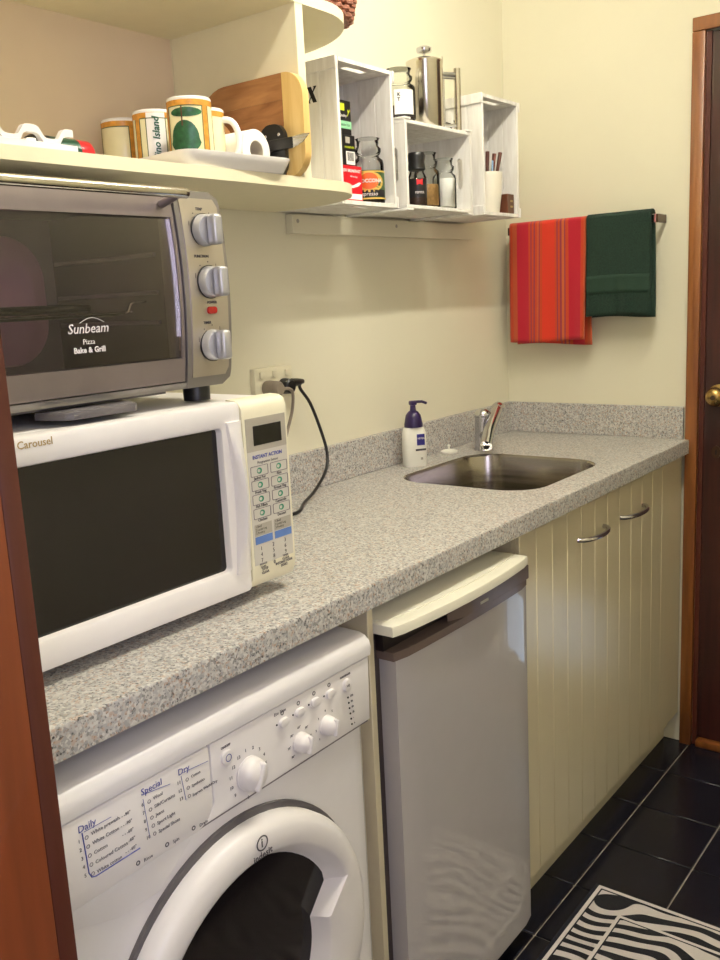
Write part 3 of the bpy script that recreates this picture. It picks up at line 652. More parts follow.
# ================================================================== MICROWAVE
MX0, MX1, MY, MZ0, MZ1 = -2.062, -1.537, -0.460, 0.920, 1.192
mw = thing('microwave', ((MX0+MX1)/2, -0.26, CT), 'white microwave with a black window and a key panel on the worktop', 'microwave')
Mo = Vector((-(MX0+MX1)/2, 0.26, -CT))
bm = bmesh.new(); bbox(bm, MX0+0.003, MX1-0.003, MY+0.030, -0.07, MZ0, MZ1-0.002, 0.006); bmesh.ops.translate(bm, vec=Mo, verts=bm.verts); finish('body', bm, 'whitep', mw)
for sx in (MX0+0.05, MX1-0.05):
    for sy in (MY+0.07, -0.11): lathe('foot', [(0.014, 0.0), (0.016, 0.0195)], 'greyseal', mw, 16, Vector((sx, sy, CT))+Mo)
DXR = -1.6300
mdoor = plate('door', rrect(MX0, DXR, MZ0-0.001, MZ1, 0.008), MY+0.029, MY, 'whitep', mw, 'y', [rrect(MX0+0.030, -1.6680, 0.9575, 1.1585, 0.006)], 0.005); mdoor.location = Mo
box('window', MX0+0.026, -1.6640, MY+0.012, MY+0.020, 0.953, 1.163, 'mwglass', mdoor)
# concave grip along the right edge of the door
bm = bmesh.new()
secs = []
for i in range(13):
    t = i/12; z = 0.950+0.216*t; s = math.sin(math.pi*t)
    secs.append([(-1.661+0.008*s, MY-0.0005, z), (-1.660+0.008*s, MY-0.003-0.008*s, z), (-1.652+0.006*s, MY-0.005-0.013*s, z), (-1.637, MY-0.003-0.009*s, z), (-1.6315, MY-0.0005, z), (-1.6315, MY+0.004, z), (-1.661+0.008*s, MY+0.004, z)])
vv = [[bm.verts.new(p) for p in s_] for s_ in secs]
for a, b in zip(vv[:-1], vv[1:]):
    for i in range(7): bm.faces.new((a[i], a[(i+1) % 7], b[(i+1) % 7], b[i]))
bm.faces.new(vv[0]); bm.faces.new(vv[-1]); finish('handle', bm, 'whitep', mdoor, angle=50)
pc = at(17, 450, 'y', MY); text('Carousel', 0.0125, (pc.x+0.0, MY-0.0003, pc.z), 'gold', mdoor, bold=0.0001)
text('SHARP', 0.0125, (pc.x-0.06, MY-0.0003, pc.z-0.001), 'gold', mdoor, bold=0.0002)
# control panel
CX0, CX1 = DXR+0.0012, MX1
bm = bmesh.new()
pr = [(MY+0.029, MZ0-0.001), (MY+0.029, MZ1+0.001), (MY+0.012, MZ1), (MY+0.004, MZ1-0.004), (MY, MZ1-0.013), (MY-0.0005, 1.168), (MY-0.0005, 0.955), (MY+0.001, 0.935), (MY+0.007, MZ0+0.002), (MY+0.012, MZ0-0.001)]
plate_bm(bm, pr, [], CX0, CX1, 'x', 0.0); bmesh.ops.translate(bm, vec=Mo, verts=bm.verts); cp = finish('control_panel', bm, 'ivory', mw, angle=50)
cpo = Mo
KY = MY-0.0005
box('membrane', CX0+0.005, CX1-0.004, KY-0.0005, KY+0.001, 0.953, 1.1655, 'panelgrey', cp, 0, 1, Mo)
box('display_field', CX0+0.005, CX1-0.004, KY-0.0007, KY-0.0005, 1.118, 1.1655, 'dispgrey', cp, 0, 1, Mo)
box('display', CX0+0.019, CX1-0.014, KY-0.0013, KY-0.0007, 1.126, 1.154, 'blackgl', cp, 0.0003, 1, Mo)
def mtext(s, size, x, z, mat='inkgrey', **k): return text(s, size, Vector((x, KY-0.0006, z))+Mo, mat, cp, **k)
mc = (CX0+CX1)/2
mtext('INSTANT ACTION', 0.0075, mc+0.0, 1.107, 'inkblue', align='CENTER', bold=0.0002); mtext('Programme Sensor', 0.0056, mc, 1.0995, 'inkgrey', align='CENTER')
ic = 0
names = (('Jacket Pot', 'Rice'), ('Fresh Veg', 'Frozen Veg'), ('Fish Fillets', 'Casserole'), ('Chicken', 'Dessert'))
for r_ in range(4):
    for c_ in range(2):
        x = CX0+0.027+c_*0.041; z = 1.0895-0.0205*r_
        bm = bmesh.new(); plate_bm(bm, rrect(x-0.018, x+0.018, z-0.0075, z+0.0075, 0.002, 3), [rrect(x-0.0172, x+0.0172, z-0.0067, z+0.0067, 0.0016, 3)], KY-0.0006, KY-0.0010, 'y'); bmesh.ops.translate(bm, vec=Mo, verts=bm.verts); finish('key_outline', bm, 'seam', cp)
        bm = bmesh.new(); plate_bm(bm, circle(x, z, 0.0052, 14, 0.0044), [circle(x-0.001, z, 0.0033, 14, 0.0026)], KY-0.0006, KY-0.0009, 'y'); bmesh.ops.translate(bm, vec=Mo, verts=bm.verts); finish('key_icon', bm, 'inkgreen', cp)
        mtext(names[r_][c_], 0.0058, x, z-0.0118, 'inkgrey', align='CENTER', bold=0.0001)
for c_ in range(2):
    x = CX0+0.027+c_*0.041
    box('list_field', x-0.018, x+0.018, KY-0.0007, KY-0.0005, 0.9955, 1.0125, 'dispgrey', cp, 0, 1, Mo)
    for q, s in enumerate(('1.Beef', '2.Lamb Leg', '3.Poultry')): mtext(s, 0.0050, x-0.016, 1.0078-0.0047*q, 'inkblack')
    box('blue_key', x-0.018, x+0.018, KY-0.0010, KY-0.0005, 0.9835, 0.9945, 'blueblock', cp, 0, 1, Mo)
    mtext(('COMPU\nCOOK', 'EASY\nDEFROST')[c_], 0.0046, x, 0.9905, 'inkblue', align='CENTER')
for q in range(9):
    mtext(str(q+1), 0.0082, CX0+0.018+0.0255*(q % 3), 0.9735-0.0088*(q//3)+0.0006*(q % 3), 'inkgrey')
mtext('0', 0.0082, CX0+0.0435, 0.9735-0.0088*3, 'inkgrey')
mtext('POWER\nLEVEL', 0.0045, CX0+0.022, 0.948+0.0035, 'inkgrey', align='CENTER'); mtext('TIMER\nCLOCK', 0.0045, CX0+0.070, 0.9525, 'inkgrey', align='CENTER')
mtext('STOP\nCLEAR', 0.0052, CX0+0.025, 0.9425+0.0005, 'inkgrey', align='CENTER', bold=0.0001); mtext('INSTANT COOK\nSTART', 0.0050, CX0+0.066, 0.9435, 'inkgrey', align='CENTER', bold=0.0001)

# ================================================================== BENCH-TOP OVEN (on the microwave)
OX0, OX1, OY, OZ0, OZ1 = -2.060, -1.600, -0.420, 1.218, 1.474
ov = thing('bench_oven', ((OX0+OX1)/2, -0.24, MZ1), 'silver bench-top oven with three knobs on top of the microwave', 'oven')
Oo = Vector((-(OX0+OX1)/2, 0.24, -MZ1))
def mv(bm, v): bmesh.ops.translate(bm, vec=v, verts=bm.verts); return bm
def bow(z):                                             # the front bulges a little at mid height
    t = (z-OZ0)/(OZ1-OZ0); return OY+0.012-0.012*math.sin(math.pi*min(1, max(0, t)))**0.8
YB = -0.075; GX1 = -1.6815
bm = bmesh.new()
for b in ((OX0, OX1, OY+0.035, YB, OZ1-0.014, OZ1-0.001), (OX0, OX1, OY+0.035, YB, OZ0, OZ0+0.016), (OX0, OX0+0.012, OY+0.035, YB, OZ0+0.016, OZ1-0.014), (GX1+0.006, OX1, OY+0.035, YB, OZ0+0.016, OZ1-0.014), (OX0+0.012, GX1+0.006, YB-0.012, YB, OZ0+0.016, OZ1-0.014)): bbox(bm, *b, 0.003, 1)
finish('body', mv(bm, Oo), 'ovengrey', ov)
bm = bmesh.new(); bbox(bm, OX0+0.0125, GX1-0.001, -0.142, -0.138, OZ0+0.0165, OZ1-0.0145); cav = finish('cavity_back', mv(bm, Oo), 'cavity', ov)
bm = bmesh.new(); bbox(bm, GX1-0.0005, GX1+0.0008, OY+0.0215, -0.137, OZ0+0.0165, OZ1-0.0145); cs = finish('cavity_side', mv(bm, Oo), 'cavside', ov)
for zz in (1.395, 1.345, 1.305):
    bm = bmesh.new(); bbox(bm, GX1-0.006, GX1-0.0007, OY+0.045, -0.150, zz-0.003, zz+0.003, 0.001, 1); finish('rack_runner', mv(bm, Oo), 'cavity', cs)
bm = bmesh.new(); rows = []
for d, ins in ((0.0, 0.0), (0.006, 0.003), (0.020, 0.028), (0.0225, 0.036)):
    rows.append([bm.verts.new((p[0], -0.1425-d, p[1])) for p in rrect(-1.995+ins, -1.703-ins, 1.250+ins, 1.436-ins, 0.062-ins*0.7, 8)])
for a_, b_ in zip(rows[:-1], rows[1:]):
    for i in range(len(a_)): bm.faces.new((a_[i], a_[(i+1) % len(a_)], b_[(i+1) % len(a_)], b_[i]))
bm.faces.new(rows[-1]); finish('pressed_panel', mv(bm, Oo), 'pinkreflect', ov, angle=25)
# fascia: outer rounded silver frame on the right + control plate
def bowed(x0, x1, z0, z1, back, front_off, r=0.0, n=12):
    """slab whose front follows the oven's bulging front"""
    b = bmesh.new(); rows = []
    for i in range(n+1):
        z = z0+(z1-z0)*i/n; y = bow(z)-front_off; q = []
        rr = r
        e = min(z-z0, z1-z)
        k = 0 if rr <= 0 or e >= rr else rr-math.sqrt(max(0, rr*rr-(rr-e)**2))
        bk_ = back if back is not None else y+0.004
        q = [(x0+k*0, y, z), (x1-k, y, z), (x1-k, bk_, z), (x0, bk_, z)]
        rows.append([b.verts.new(p) for p in q])
    for a, c in zip(rows[:-1], rows[1:]):
        for i in range(4): b.faces.new((a[i], a[(i+1) % 4], c[(i+1) % 4], c[i]))
    b.faces.new(rows[0]); b.faces.new(rows[-1]); return b
finish('end_cap', mv(bowed(-1.680, OX1+0.003, OZ0-0.004, OZ1+0.002, OY+0.034, 0.004, 0.016, 28), Oo), 'ovengrey', ov, angle=40)
cpl = finish('control_plate', mv(bowed(-1.672, OX1-0.004, OZ0+0.010, OZ1-0.008, OY+0.030, 0.0058, 0.006, 24), Oo), 'plate', ov, angle=30)
# door: top rail, bottom rail, side stile, glass
odoor = finish('door', mv(bowed(OX0, GX1, OZ1-0.034, OZ1-0.001, OY+0.030, 0.001), Oo), 'ovendoor', ov, angle=30)
finish('bottom_rail', mv(bowed(OX0, GX1, OZ0+0.006, OZ0+0.038, OY+0.030, 0.001), Oo), 'ovendoor', odoor, angle=30)
finish('side_stile', mv(bowed(-1.687, GX1, OZ0+0.0382, OZ1-0.0342, OY+0.030, 0.0005), Oo), 'ovendoor', odoor, angle=30)
gl = finish('glass', mv(bowed(OX0+0.01, -1.6872, OZ0+0.0382, OZ1-0.0342, None, -0.0015), Oo), 'ovenglass', odoor, angle=60)
finish('bottom_frame', mv(bowed(OX0, -1.6802, OZ0-0.004, OZ0+0.0045, OY+0.034, 0.003), Oo), 'ovengrey', ov, angle=30)
finish('top_frame', mv(bowed(OX0, -1.6802, OZ1-0.0005, OZ1+0.002, OY+0.034, -0.004), Oo), 'ovengrey', ov, angle=30)
hz = 1.4665; hy = OY-0.030
hd = tube('handle', [Vector(p)+Oo for p in ((OX0+0.02, hy, hz), (-1.694, hy, hz), (-1.688, hy+0.002, hz))], 0.0068, 'pol', odoor, 16)
for sx in (OX0+0.05, -1.700): tube('handle_post', [Vector((sx, hy+0.004, hz-0.002))+Oo, Vector((sx, OY+0.006, 1.456))+Oo], 0.0055, 'ovendoor', hd, 12)
def otext(s, size, x, z, mat, par, off=0.0006, **k): return text(s, size, Vector((x, bow(z)-off, z))+Oo, mat, par, **k)
pg = at(89, 332, 'y', OY)
otext('Sunbeam', 0.0165, pg.x, 1.2985, 'inkwhite', gl, 0.0006, align='CENTER', shear=0.25, bold=0.0001); otext('Pizza', 0.0090, pg.x, 1.285, 'inkwhite', gl, 0.0006, align='CENTER')
otext('Bake & Grill', 0.0095, pg.x+0.001, 1.275, 'inkwhite', gl, 0.0006, align='CENTER', bold=0.0003)
bm = bmesh.new(); tube_bm(bm, [Vector((pg.x-0.012+0.036*t, bow(1.31)-0.0006, 1.3105+0.006*math.sin(math.pi*t)))+Oo for t in [i/8 for i in range(9)]], 0.0004, 6); finish('logo_arc', bm, 'inkwhite', gl)
for q, (px, py) in enumerate(((206, 228), (213.5, 280), (219, 344))):
    p = at(px, py, 'y', OY-0.016); x, z = -1.6365, (1.424, 1.3555, 1.2705)[q]
    y = bow(z)-0.0056
    kb = lathe('knob', [(0.0215, 0.0), (0.0205, -0.010), (0.0185, -0.0125), (0.0, -0.0125)], 'knobs', ov, 32, Vector((x, y, z))+Oo, 'y', False)
    lathe('knob_skirt', [(0.0225, 0.0005), (0.0225, -0.002), (0.0216, -0.002)], 'black', kb, 32, Vector((x, y, z))+Oo, 'y', False)
    bm = bmesh.new(); bbox(bm, -0.0065, 0.0105, -0.030, -0.012, -0.0200, 0.0200, 0.005, 3); mv(bm, Vector((x, y, z))); finish('grip', mv(bm, Oo), 'knobs', kb, angle=60)
    for k in range(5):
        a = math.radians(20+35*k)
        otext(('•', '|', '•', '•', '|')[k], 0.007, x+0.026*math.cos(a)-0.001, z+0.0265*math.sin(a)-0.002, 'inkgrey', cpl, 0.0062)
for s, x, z in (('TEMP', -1.645, 1.4505), ('FUNCTION', -1.660, 1.388), ('POWER', -1.6435, 1.3265), ('TIMER', -1.652, 1.2995)): otext(s, 0.0052, x, z, 'inkgrey', cpl, 0.0062, bold=0.0001)
zl = 1.3175; lp = plate('indicator_lamp', rrect(-1.6445, -1.6275, zl-0.005, zl+0.005, 0.0045), bow(zl)-0.0050, bow(zl)-0.0090, 'redlamp', ov, 'y', (), 0.001); lp.location = Oo
for sx in (OX1-0.030, OX0+0.035):
    for sy in (OY+0.045, YB-0.035): lathe('foot', [(0.019, MZ1-MZ1), (0.0195, 0.016), (0.0195, OZ0-MZ1-0.0005)], 'black', ov, 24, Vector((sx, sy, MZ1))+Oo)
# crumb tray grip
bm = bmesh.new(); plate_bm(bm, [(-1.905, OY+0.03), (-1.895, OY-0.012), (-1.885, OY-0.020), (-1.795, OY-0.020), (-1.785, OY-0.012), (-1.775, OY+0.03)], [], 1.199, 1.209, 'z', 0.003); finish('crumb_tray_grip', mv(bm, Oo), 'darkbronze' if False else 'greyseal', ov)
bm = bmesh.new(); bbox(bm, -2.03, -1.70, OY+0.03, -0.12, 1.209, 1.2135); finish('crumb_tray', mv(bm, Oo), 'greyseal', ov)
# wire rack inside
bm = bmesh.new(); zr = 1.318
tube_bm(bm, [Vector(p)+Oo for p in ((OX0+0.016, OY+0.050, zr), (-1.742, OY+0.050, zr), (-1.735, OY+0.050, zr+0.003), (-1.729, OY+0.050, zr+0.013), (-1.722, OY+0.050, zr+0.015), (-1.700, OY+0.050, zr+0.015))], 0.0018, 8)
tube_bm(bm, [Vector(p)+Oo for p in ((OX0+0.016, -0.155, zr), (-1.70, -0.155, zr))], 0.0018, 8)
for i in range(15):
    x = OX0+0.03+i*0.0215; tube_bm(bm, [Vector(p)+Oo for p in ((x, OY+0.050, zr+0.003), (x, -0.155, zr+0.003))], 0.0013, 6)
finish('wire_rack', bm, 'chrome', ov)
# baking tray on the rack
bm = bmesh.new(); bbox(bm, OX0+0.03, -1.76, OY+0.09, -0.19, zr+0.0048, zr+0.016, 0.006); finish('baking_tray', mv(bm, Oo), 'black', ov)

# ================================================================== WALL SHELF UNIT
SZ0, SZ1, UZ0, UZ1 = 1.512, 1.530, 1.806, 1.824
sh = thing('wall_shelf', (-1.58, -0.15, SZ0), 'cream open wall shelf with a rounded end above the oven', 'shelf')
Ho = Vector((1.58, 0.15, -SZ0))
def shelf_loop():
    pts = [(XL+0.003, -0.001), (XL+0.003, -0.312), (-1.205, -0.312)]
    for i in range(1, 15):
        a = math.pi/2*i/14; pts.append((-1.205+0.183*math.sin(a), -0.07-0.242*math.cos(a)))
    pts.append((-1.022, -0.001)); return pts
for nm, a, b in (('lower_board', SZ0, SZ1), ('upper_board', UZ0, UZ1)):
    bm = bmesh.new(); plate_bm(bm, shelf_loop(), [], a, b); finish(nm, mv(bm, Ho), 'shelf', sh, angle=30)
box('upright', -1.286, -1.267, -0.311, -0.0095, SZ1, UZ0, 'shelf', sh, 0, 1, Ho)
box('back_panel', XL+0.003, -1.2865, -0.008, -0.001, SZ1, UZ0, 'backpanel', sh, 0, 1, Ho)
box('back_panel_end', -1.2865, -1.023, -0.008, -0.001, SZ1, UZ0, 'shelf', sh, 0, 1, Ho)

# batten carrying the crates
bt = box('wall_batten', -0.990, -0.228, -0.020, -0.0005, 1.468, 1.508, 'wall', None, 0.001, 1)
tag(bt, 'cream painted timber batten on the wall under the crates', 'batten')
for x in (-0.972, -0.60): lathe('screw', [(0.0, -0.0212), (0.004, -0.021), (0.0045, -0.0201)], 'dispgrey', bt, 12, (x, 0, 1.494), 'y', False)

# ================================================================== CRATES
CY0, CY1 = -0.180, -0.003
def crate(x0, x1, z0, z1, long, label, txt=None):
    b0 = Vector(((x0+x1)/2, (CY0+CY1)/2, z0)); t = thing('wooden_crate', b0, label, 'crate', 'white crates on the wall'); T = 0.008; D = -b0
    def mapbox(name, u0, u1, w0, w1, y0, y1, par=t, bev=0.0012):        # u: long axis, w: short axis
        a = (w0, w1, y0, y1, u0, u1) if long == 'z' else (u0, u1, y0, y1, w0, w1)
        return box(name, *a, 'cratew', par, bev, 1, D)
    U0, U1, W0, W1 = (z0, z1, x0, x1) if long == 'z' else (x0, x1, z0, z1)
    for u in (U0, U1-T):                                               # end boards with a hand slot
        cw = (W0+W1)/2; cyy = CY0+0.030; sl = rrect(-0.036, 0.036, -0.0085, 0.0085, 0.008, 5)
        if long == 'z': bm = bmesh.new(); plate_bm(bm, rrect(W0+T, W1-T, CY0, CY1-0.006, 0), [[(cw+p[0], cyy+p[1]) for p in sl]], u, u+T, 'z')
        else: bm = bmesh.new(); plate_bm(bm, rrect(CY0, CY1-0.006, W0+T, W1-T, 0), [[(cyy+p[1], cw+p[0]) for p in sl]], u, u+T, 'x')
        finish('end_board', mv(bm, D), 'cratew', t, False)
    n = 4; dd = (CY1-CY0-0.006)/n
    for w in (W0, W1-T):
        for k in range(n): mapbox('slat', U0, U1, w, w+T, CY0+k*dd+0.0004, CY0+(k+1)*dd-0.0004)
        for u in (U0-0.001, U1-0.023):                                  # corner battens, proud of the long sides
            if w == W0: mapbox('corner_batten', u, u+0.024, w-0.005, w-0.0003, CY0-0.002, CY1-0.004)
            else: mapbox('corner_batten', u, u+0.024, w+T+0.0003, w+T+0.005, CY0-0.002, CY1-0.004)
    m_ = 5; ww = (W1-W0)/m_
    for k in range(m_): mapbox('back_slat', U0, U1, W0+k*ww+0.0005, W0+(k+1)*ww-0.0005, CY1-0.0055, CY1-0.0002)
    if txt:                                                             # stencilled word ending in a split X
        hgt = 0.031; w = 0.024; xx = x0-0.0004
        text(txt, 0.043, Vector((xx, txt_y+w+0.003, txt_z))+D, 'inkblack', t, 'left', align='RIGHT', bold=0.0010)
        for poly in ([(0.000, 1.0), (0.42, 1.0), (1.0, 0.0), (0.58, 0.0)], [(0.66, 1.0), (1.0, 1.0), (0.98, 0.94), (0.62, 0.62), (0.58, 0.68), (0.72, 0.93)], [(0.0, 0.0), (0.30, 0.0), (0.28, 0.06), (0.20, 0.08), (0.40, 0.34), (0.36, 0.40), (0.04, 0.06)]):
            bm = bmesh.new(); plate_bm(bm, [(txt_y+w-p[0]*w, txt_z+p[1]*hgt) for p in poly], [], xx, xx-0.0003, 'x'); finish('lettering', mv(bm, D), 'inkblack', t, False)
    return t
txt_y, txt_z = -0.128, 1.714
c1 = crate(-1.016, -0.824, 1.5125, 1.792, 'z', 'upright white wooden crate beside the cream shelf', 'BO')
txt_z = 1.7165; txt_y = -0.122
c3 = crate(-0.444, -0.256, 1.5135, 1.800, 'z', 'upright white wooden crate nearest the room corner', 'BO')
c2 = crate(-0.784, -0.500, 1.5145, 1.702, 'x', 'white wooden crate lying on its side between the two upright crates')

# ================================================================== CRATE CONTENTS
F1 = 1.5125+0.0082
def cardbox(name, x0, x1, y0, y1, z0, h, mat, label, cat='box'):
    b0 = Vector(((x0+x1)/2, (y0+y1)/2, z0)); t = thing(name, b0, label, cat)
    box('carton', x0, x1, y0, y1, z0, z0+h, mat, t, 0.0008, 1, -b0)
    return t, b0
t, b = cardbox('tea_box', -1.000, -0.914, -0.155, -0.03, F1, 0.073, 'red', 'red tea carton at the bottom of the stack in the crate')
text('ENGLISH BREAKFAST', 0.0085, Vector((-0.9985, -0.1553, F1+0.060))-b, 'inkwhite', t, bold=0.0002)
text('100 tea bags', 0.005, Vector((-0.955, -0.1553, F1+0.050))-b, 'inkwhite', t)
box('white_field', -0.999, -0.917, -0.1555, -0.155, F1+0.006, F1+0.017, 'paper', t, 0, 1, -b)
bm = bmesh.new(); plate_bm(bm, [(-0.99, F1+0.030), (-0.945, F1+0.034), (-0.925, F1+0.041), (-0.918, F1+0.040), (-0.928, F1+0.033), (-0.945, F1+0.029), (-0.99, F1+0.025)], [], -0.1555, -0.155, 'y'); finish('white_flash', mv(bm, -b), 'paper', t)
t, b = cardbox('coffee_box', -1.000, -0.926, -0.150, -0.04, F1+0.0733, 0.061, 'blackcard', 'black carton with a barcode between the red and green-banded boxes')
box('barcode_field', -0.958, -0.929, -0.1505, -0.150, F1+0.076, F1+0.102, 'paper', t, 0, 1, -b)
for k in range(9): box('bar', -0.954+k*0.0024, -0.9528+k*0.0024, -0.1508, -0.1505, F1+0.083, F1+0.100, 'inkblack', t, 0, 1, -b)
text('MOUNTAIN', 0.006, Vector((-0.962, -0.1502, F1+0.108))-b, 'yellow', t); box('portrait', -0.958, -0.944, -0.1504, -0.150, F1+0.118, F1+0.130, 'dispgrey', t, 0, 1, -b)
t, b = cardbox('green_tea_box', -1.000, -0.929, -0.145, -0.04, F1+0.1346, 0.068, 'blackcard', 'black carton with a mint green band on top of the stack', )
box('mint_band', -0.9995, -0.9295, -0.1456, -0.145, F1+0.147, F1+0.162, 'mint', t, 0, 1, -b); text('GREEN TEA', 0.006, Vector((-0.966, -0.1457, F1+0.152))-b, 'darkgreen', t)
box('yellow_square', -0.968, -0.951, -0.1456, -0.145, F1+0.182, F1+0.196, 'yellow', t, 0, 1, -b)
text('Quality', 0.008, Vector((-0.968, -0.1453, F1+0.170))-b, 'inkwhite', t); text('y', 0.020, Vector((-0.943, -0.1453, F1+0.176))-b, 'yellow', t, shear=0.3)
def jar(name, loc, R, H, label, fill=None, fillh=0.5, fillm=None, stopper=True, n=32, cat='jar', group=None):
    t = thing(name, loc, label, cat, group); k = H
    lathe('glass_body', [(0.0, 0.002), (R*0.9, 0.0), (R, 0.004), (R, k*0.60), (R*0.96, k*0.655), (R*0.74, k*0.70), (R*0.70, k*0.73), (R*0.80, k*0.755), (R*0.80, k*0.775)], 'clear', t, n, cap=False, angle=60)
    if fillm: lathe('contents', [(0.0, 0.0065), (R-0.0036, 0.0065), (R-0.0036, k*fillh), (0.0, k*fillh+0.002)], fillm, t, n, cap=False)
    if stopper: lathe('stopper', [(R*0.82, k*0.778), (R*0.84, k*0.781), (R*0.86, k*0.83), (R*0.70, k*0.87), (R*0.72, k*0.95), (R*0.80, k*0.985), (R*0.6, k), (0, k)], 'clear', t, n, cap=False, angle=60)
    return t
ja = math.atan2(CAM.y+0.15, CAM.x+0.88)
j = jar('coffee_jar', (-0.866, -0.138, F1), 0.0330, 0.138, 'glass coffee jar with a green and gold label in the crate', fillm='coffee', fillh=0.5)
patch('label', 0.0332, ja-1.5, ja+1.5, 0.008, 0.068, 'darkgreen', j, 24); patch('label_edge', 0.0339, ja-1.5, ja+1.5, 0.064, 0.067, 'moccy', j, 24); patch('label_edge', 0.0339, ja-1.5, ja+1.5, 0.009, 0.012, 'moccy', j, 24)
polypatch('emblem', 0.0341, [(ja+0.62*math.cos(q*math.pi/10), 0.046+0.017*math.sin(q*math.pi/10)) for q in range(20)], 'moccor', j)
polypatch('label_scene', 0.0338, [(ja+1.0*math.cos(q*math.pi/10), 0.044+0.021*math.sin(q*math.pi/10)) for q in range(20)], 'moccy', j)
text('MOCCONA', 0.0105, (0, 0, 0.043), 'inkwhite', j, bend=(0.0353, ja-0.74), bold=0.0003)
text('Espresso', 0.0115, (0, 0, 0.016), 'inkwhite', j, bend=(0.0353, ja-0.66), shear=0.25)
patch('label_foot', 0.0339, ja-1.2, ja+1.2, 0.014, 0.028, 'inkblack', j, 20)
F2 = 1.5145+0.0084
g = thing('pepper_grinder', (-0.694, -0.148, F2), 'black-capped spice grinder with a dark label in the lying crate', 'grinder')
lathe('glass_body', [(0.0, 0.001), (0.021, 0.0), (0.0215, 0.004), (0.0215, 0.065), (0.016, 0.076), (0.0155, 0.080)], 'clear', g, 28, cap=False)
lathe('peppercorns', [(0.0, 0.004), (0.020, 0.004), (0.020, 0.062), (0, 0.064)], 'coffee', g, 24, cap=False)
lathe('cap', [(0.0175, 0.0802), (0.0205, 0.083), (0.0185, 0.098), (0.021, 0.112), (0.018, 0.119), (0.0, 0.121)], 'black', g, 28)
patch('label', 0.0216, ja-1.4, ja+1.4, 0.020, 0.060, 'blackcard', g, 20); polypatch('red_square', 0.0218, [(ja-0.1, 0.047), (ja+0.55, 0.047), (ja+0.55, 0.060), (ja-0.1, 0.060)], 'red', g)
text('PEPPER', 0.0072, (0, 0, 0.028), 'inkwhite', g, bend=(0.0222, ja-0.3))
jar('spice_jar', (-0.634, -0.136, F2), 0.030, 0.127, 'glass stopper jar half full of ground spice in the lying crate', fillm='spice', fillh=0.42)
jar('salt_jar', (-0.564, -0.140, F2), 0.0285, 0.119, 'glass stopper jar full of white powder in the lying crate', fillm='salt', fillh=0.60)
# on top of the lying crate
TZ = 1.702+0.0061
j = jar('tea_jar', (-0.727, -0.130, TZ), 0.036, 0.112, 'glass jar with a white label on top of the lying crate', fillm='coffee', fillh=0.27)
patch('label', 0.0362, ja-0.35, ja+0.95, 0.006, 0.062, 'paper', j, 20); text('K\nT', 0.010, (0, 0, 0.048), 'inkblack', j, bend=(0.0368, ja-0.15), bold=0.0004)
patch('label_edge', 0.0364, ja-0.35, ja+0.95, 0.006, 0.010, 'inkblack', j, 20)
fp = thing('french_press', (-0.588, -0.110, TZ), 'polished steel coffee plunger on top of the lying crate', 'coffee press')
lathe('body', [(0.0, 0.0), (0.041, 0.0), (0.043, 0.003), (0.043, 0.144), (0.044, 0.147), (0.044, 0.152), (0.030, 0.158), (0.0, 0.160)], 'pol', fp, 48, cap=False)
lathe('plunger_knob', [(0.003, 0.158), (0.003, 0.170), (0.016, 0.172), (0.018, 0.176), (0.018, 0.182), (0.012, 0.185), (0.0, 0.185)], 'chrome', fp, 28, cap=False)
hx, hy_ = math.cos(math.radians(-28)), math.sin(math.radians(-28))
def hp(d, z): return (hx*d, hy_*d, z)
bm = bmesh.new()
tube_bm(bm, [hp(0.044, 0.128), hp(0.085, 0.128)], 0.005, 12); tube_bm(bm, [hp(0.044, 0.120), hp(0.085, 0.120)], 0.0035, 12); tube_bm(bm, [hp(0.050, 0.128), hp(0.050, 0.010)], 0.0025, 10)
tube_bm(bm, [hp(0.044, 0.012), hp(0.088, 0.012)], 0.004, 12); finish('handle_bracket', bm, 'chrome', fp, angle=60)
tube('handle', [hp(0.088, 0.002), hp(0.088, 0.142)], 0.0085, 'pol', fp, 20)
polypatch('spout', 0.0435, [(ja+1.05, 0.156), (ja+1.25, 0.150), (ja+1.45, 0.156), (ja+1.25, 0.159)], 'chrome', fp)
# corner crate
F3 = 1.5135+0.0082
cu = thing('ceramic_cup', (-0.352, -0.140, F3), 'tall cream ceramic cup holding sticks in the corner crate', 'cup')
lathe('cup_body', [(0.0, 0.0), (0.027, 0.0), (0.029, 0.003), (0.035, 0.05), (0.037, 0.102), (0.034, 0.102), (0.031, 0.05), (0.025, 0.006), (0.0, 0.006)], 'cup', cu, 32, cap=False)
for k, (dx, dy, lx, ly, L) in enumerate(((0.000, -0.002, 0.012, -0.012, 0.142), (0.006, -0.004, 0.030, -0.014, 0.146), (-0.004, 0.004, 0.020, 0.004, 0.150))):
    b0 = Vector((-0.352+dx, -0.140+dy, F3+0.0068))
    st = tube('wooden_stick', [(0, 0, 0), (lx*0.5, ly*0.5, L*0.5), (lx, ly, L)], 0.0036, 'woodstick', None, 10, [0.003, 0.0038, 0.0054]); st.location = b0
    tag(st, ('leftmost dark brown stick in the cream cup', 'rightmost dark brown stick in the cream cup', 'middle dark brown stick in the cream cup')[k], 'stick', 'sticks in the cup')
bp_ = box('paper_packet', -0.006, 0.008, -0.001, 0.001, 0.0, 0.122, 'skyblue', None, 0.0004, 1); bp_.location = (-0.366, -0.156, F3+0.0075); bp_.rotation_euler = (0.05, 0, 0.3)
tag(bp_, 'pale blue paper packet standing in the cream cup', 'packet')
t, b = cardbox('brown_box', -0.307, -0.272, -0.172, -0.140, F3, 0.050, 'brown', 'small dark brown box at the right of the corner crate')
for zz in (0.030, 0.016): box('gold_mark', -0.292, -0.279, -0.1724, -0.1720, F3+zz, F3+zz+0.005, 'gold', t, 0, 1, -b)

# ================================================================== ON THE LOWER SHELF
ZS = SZ1
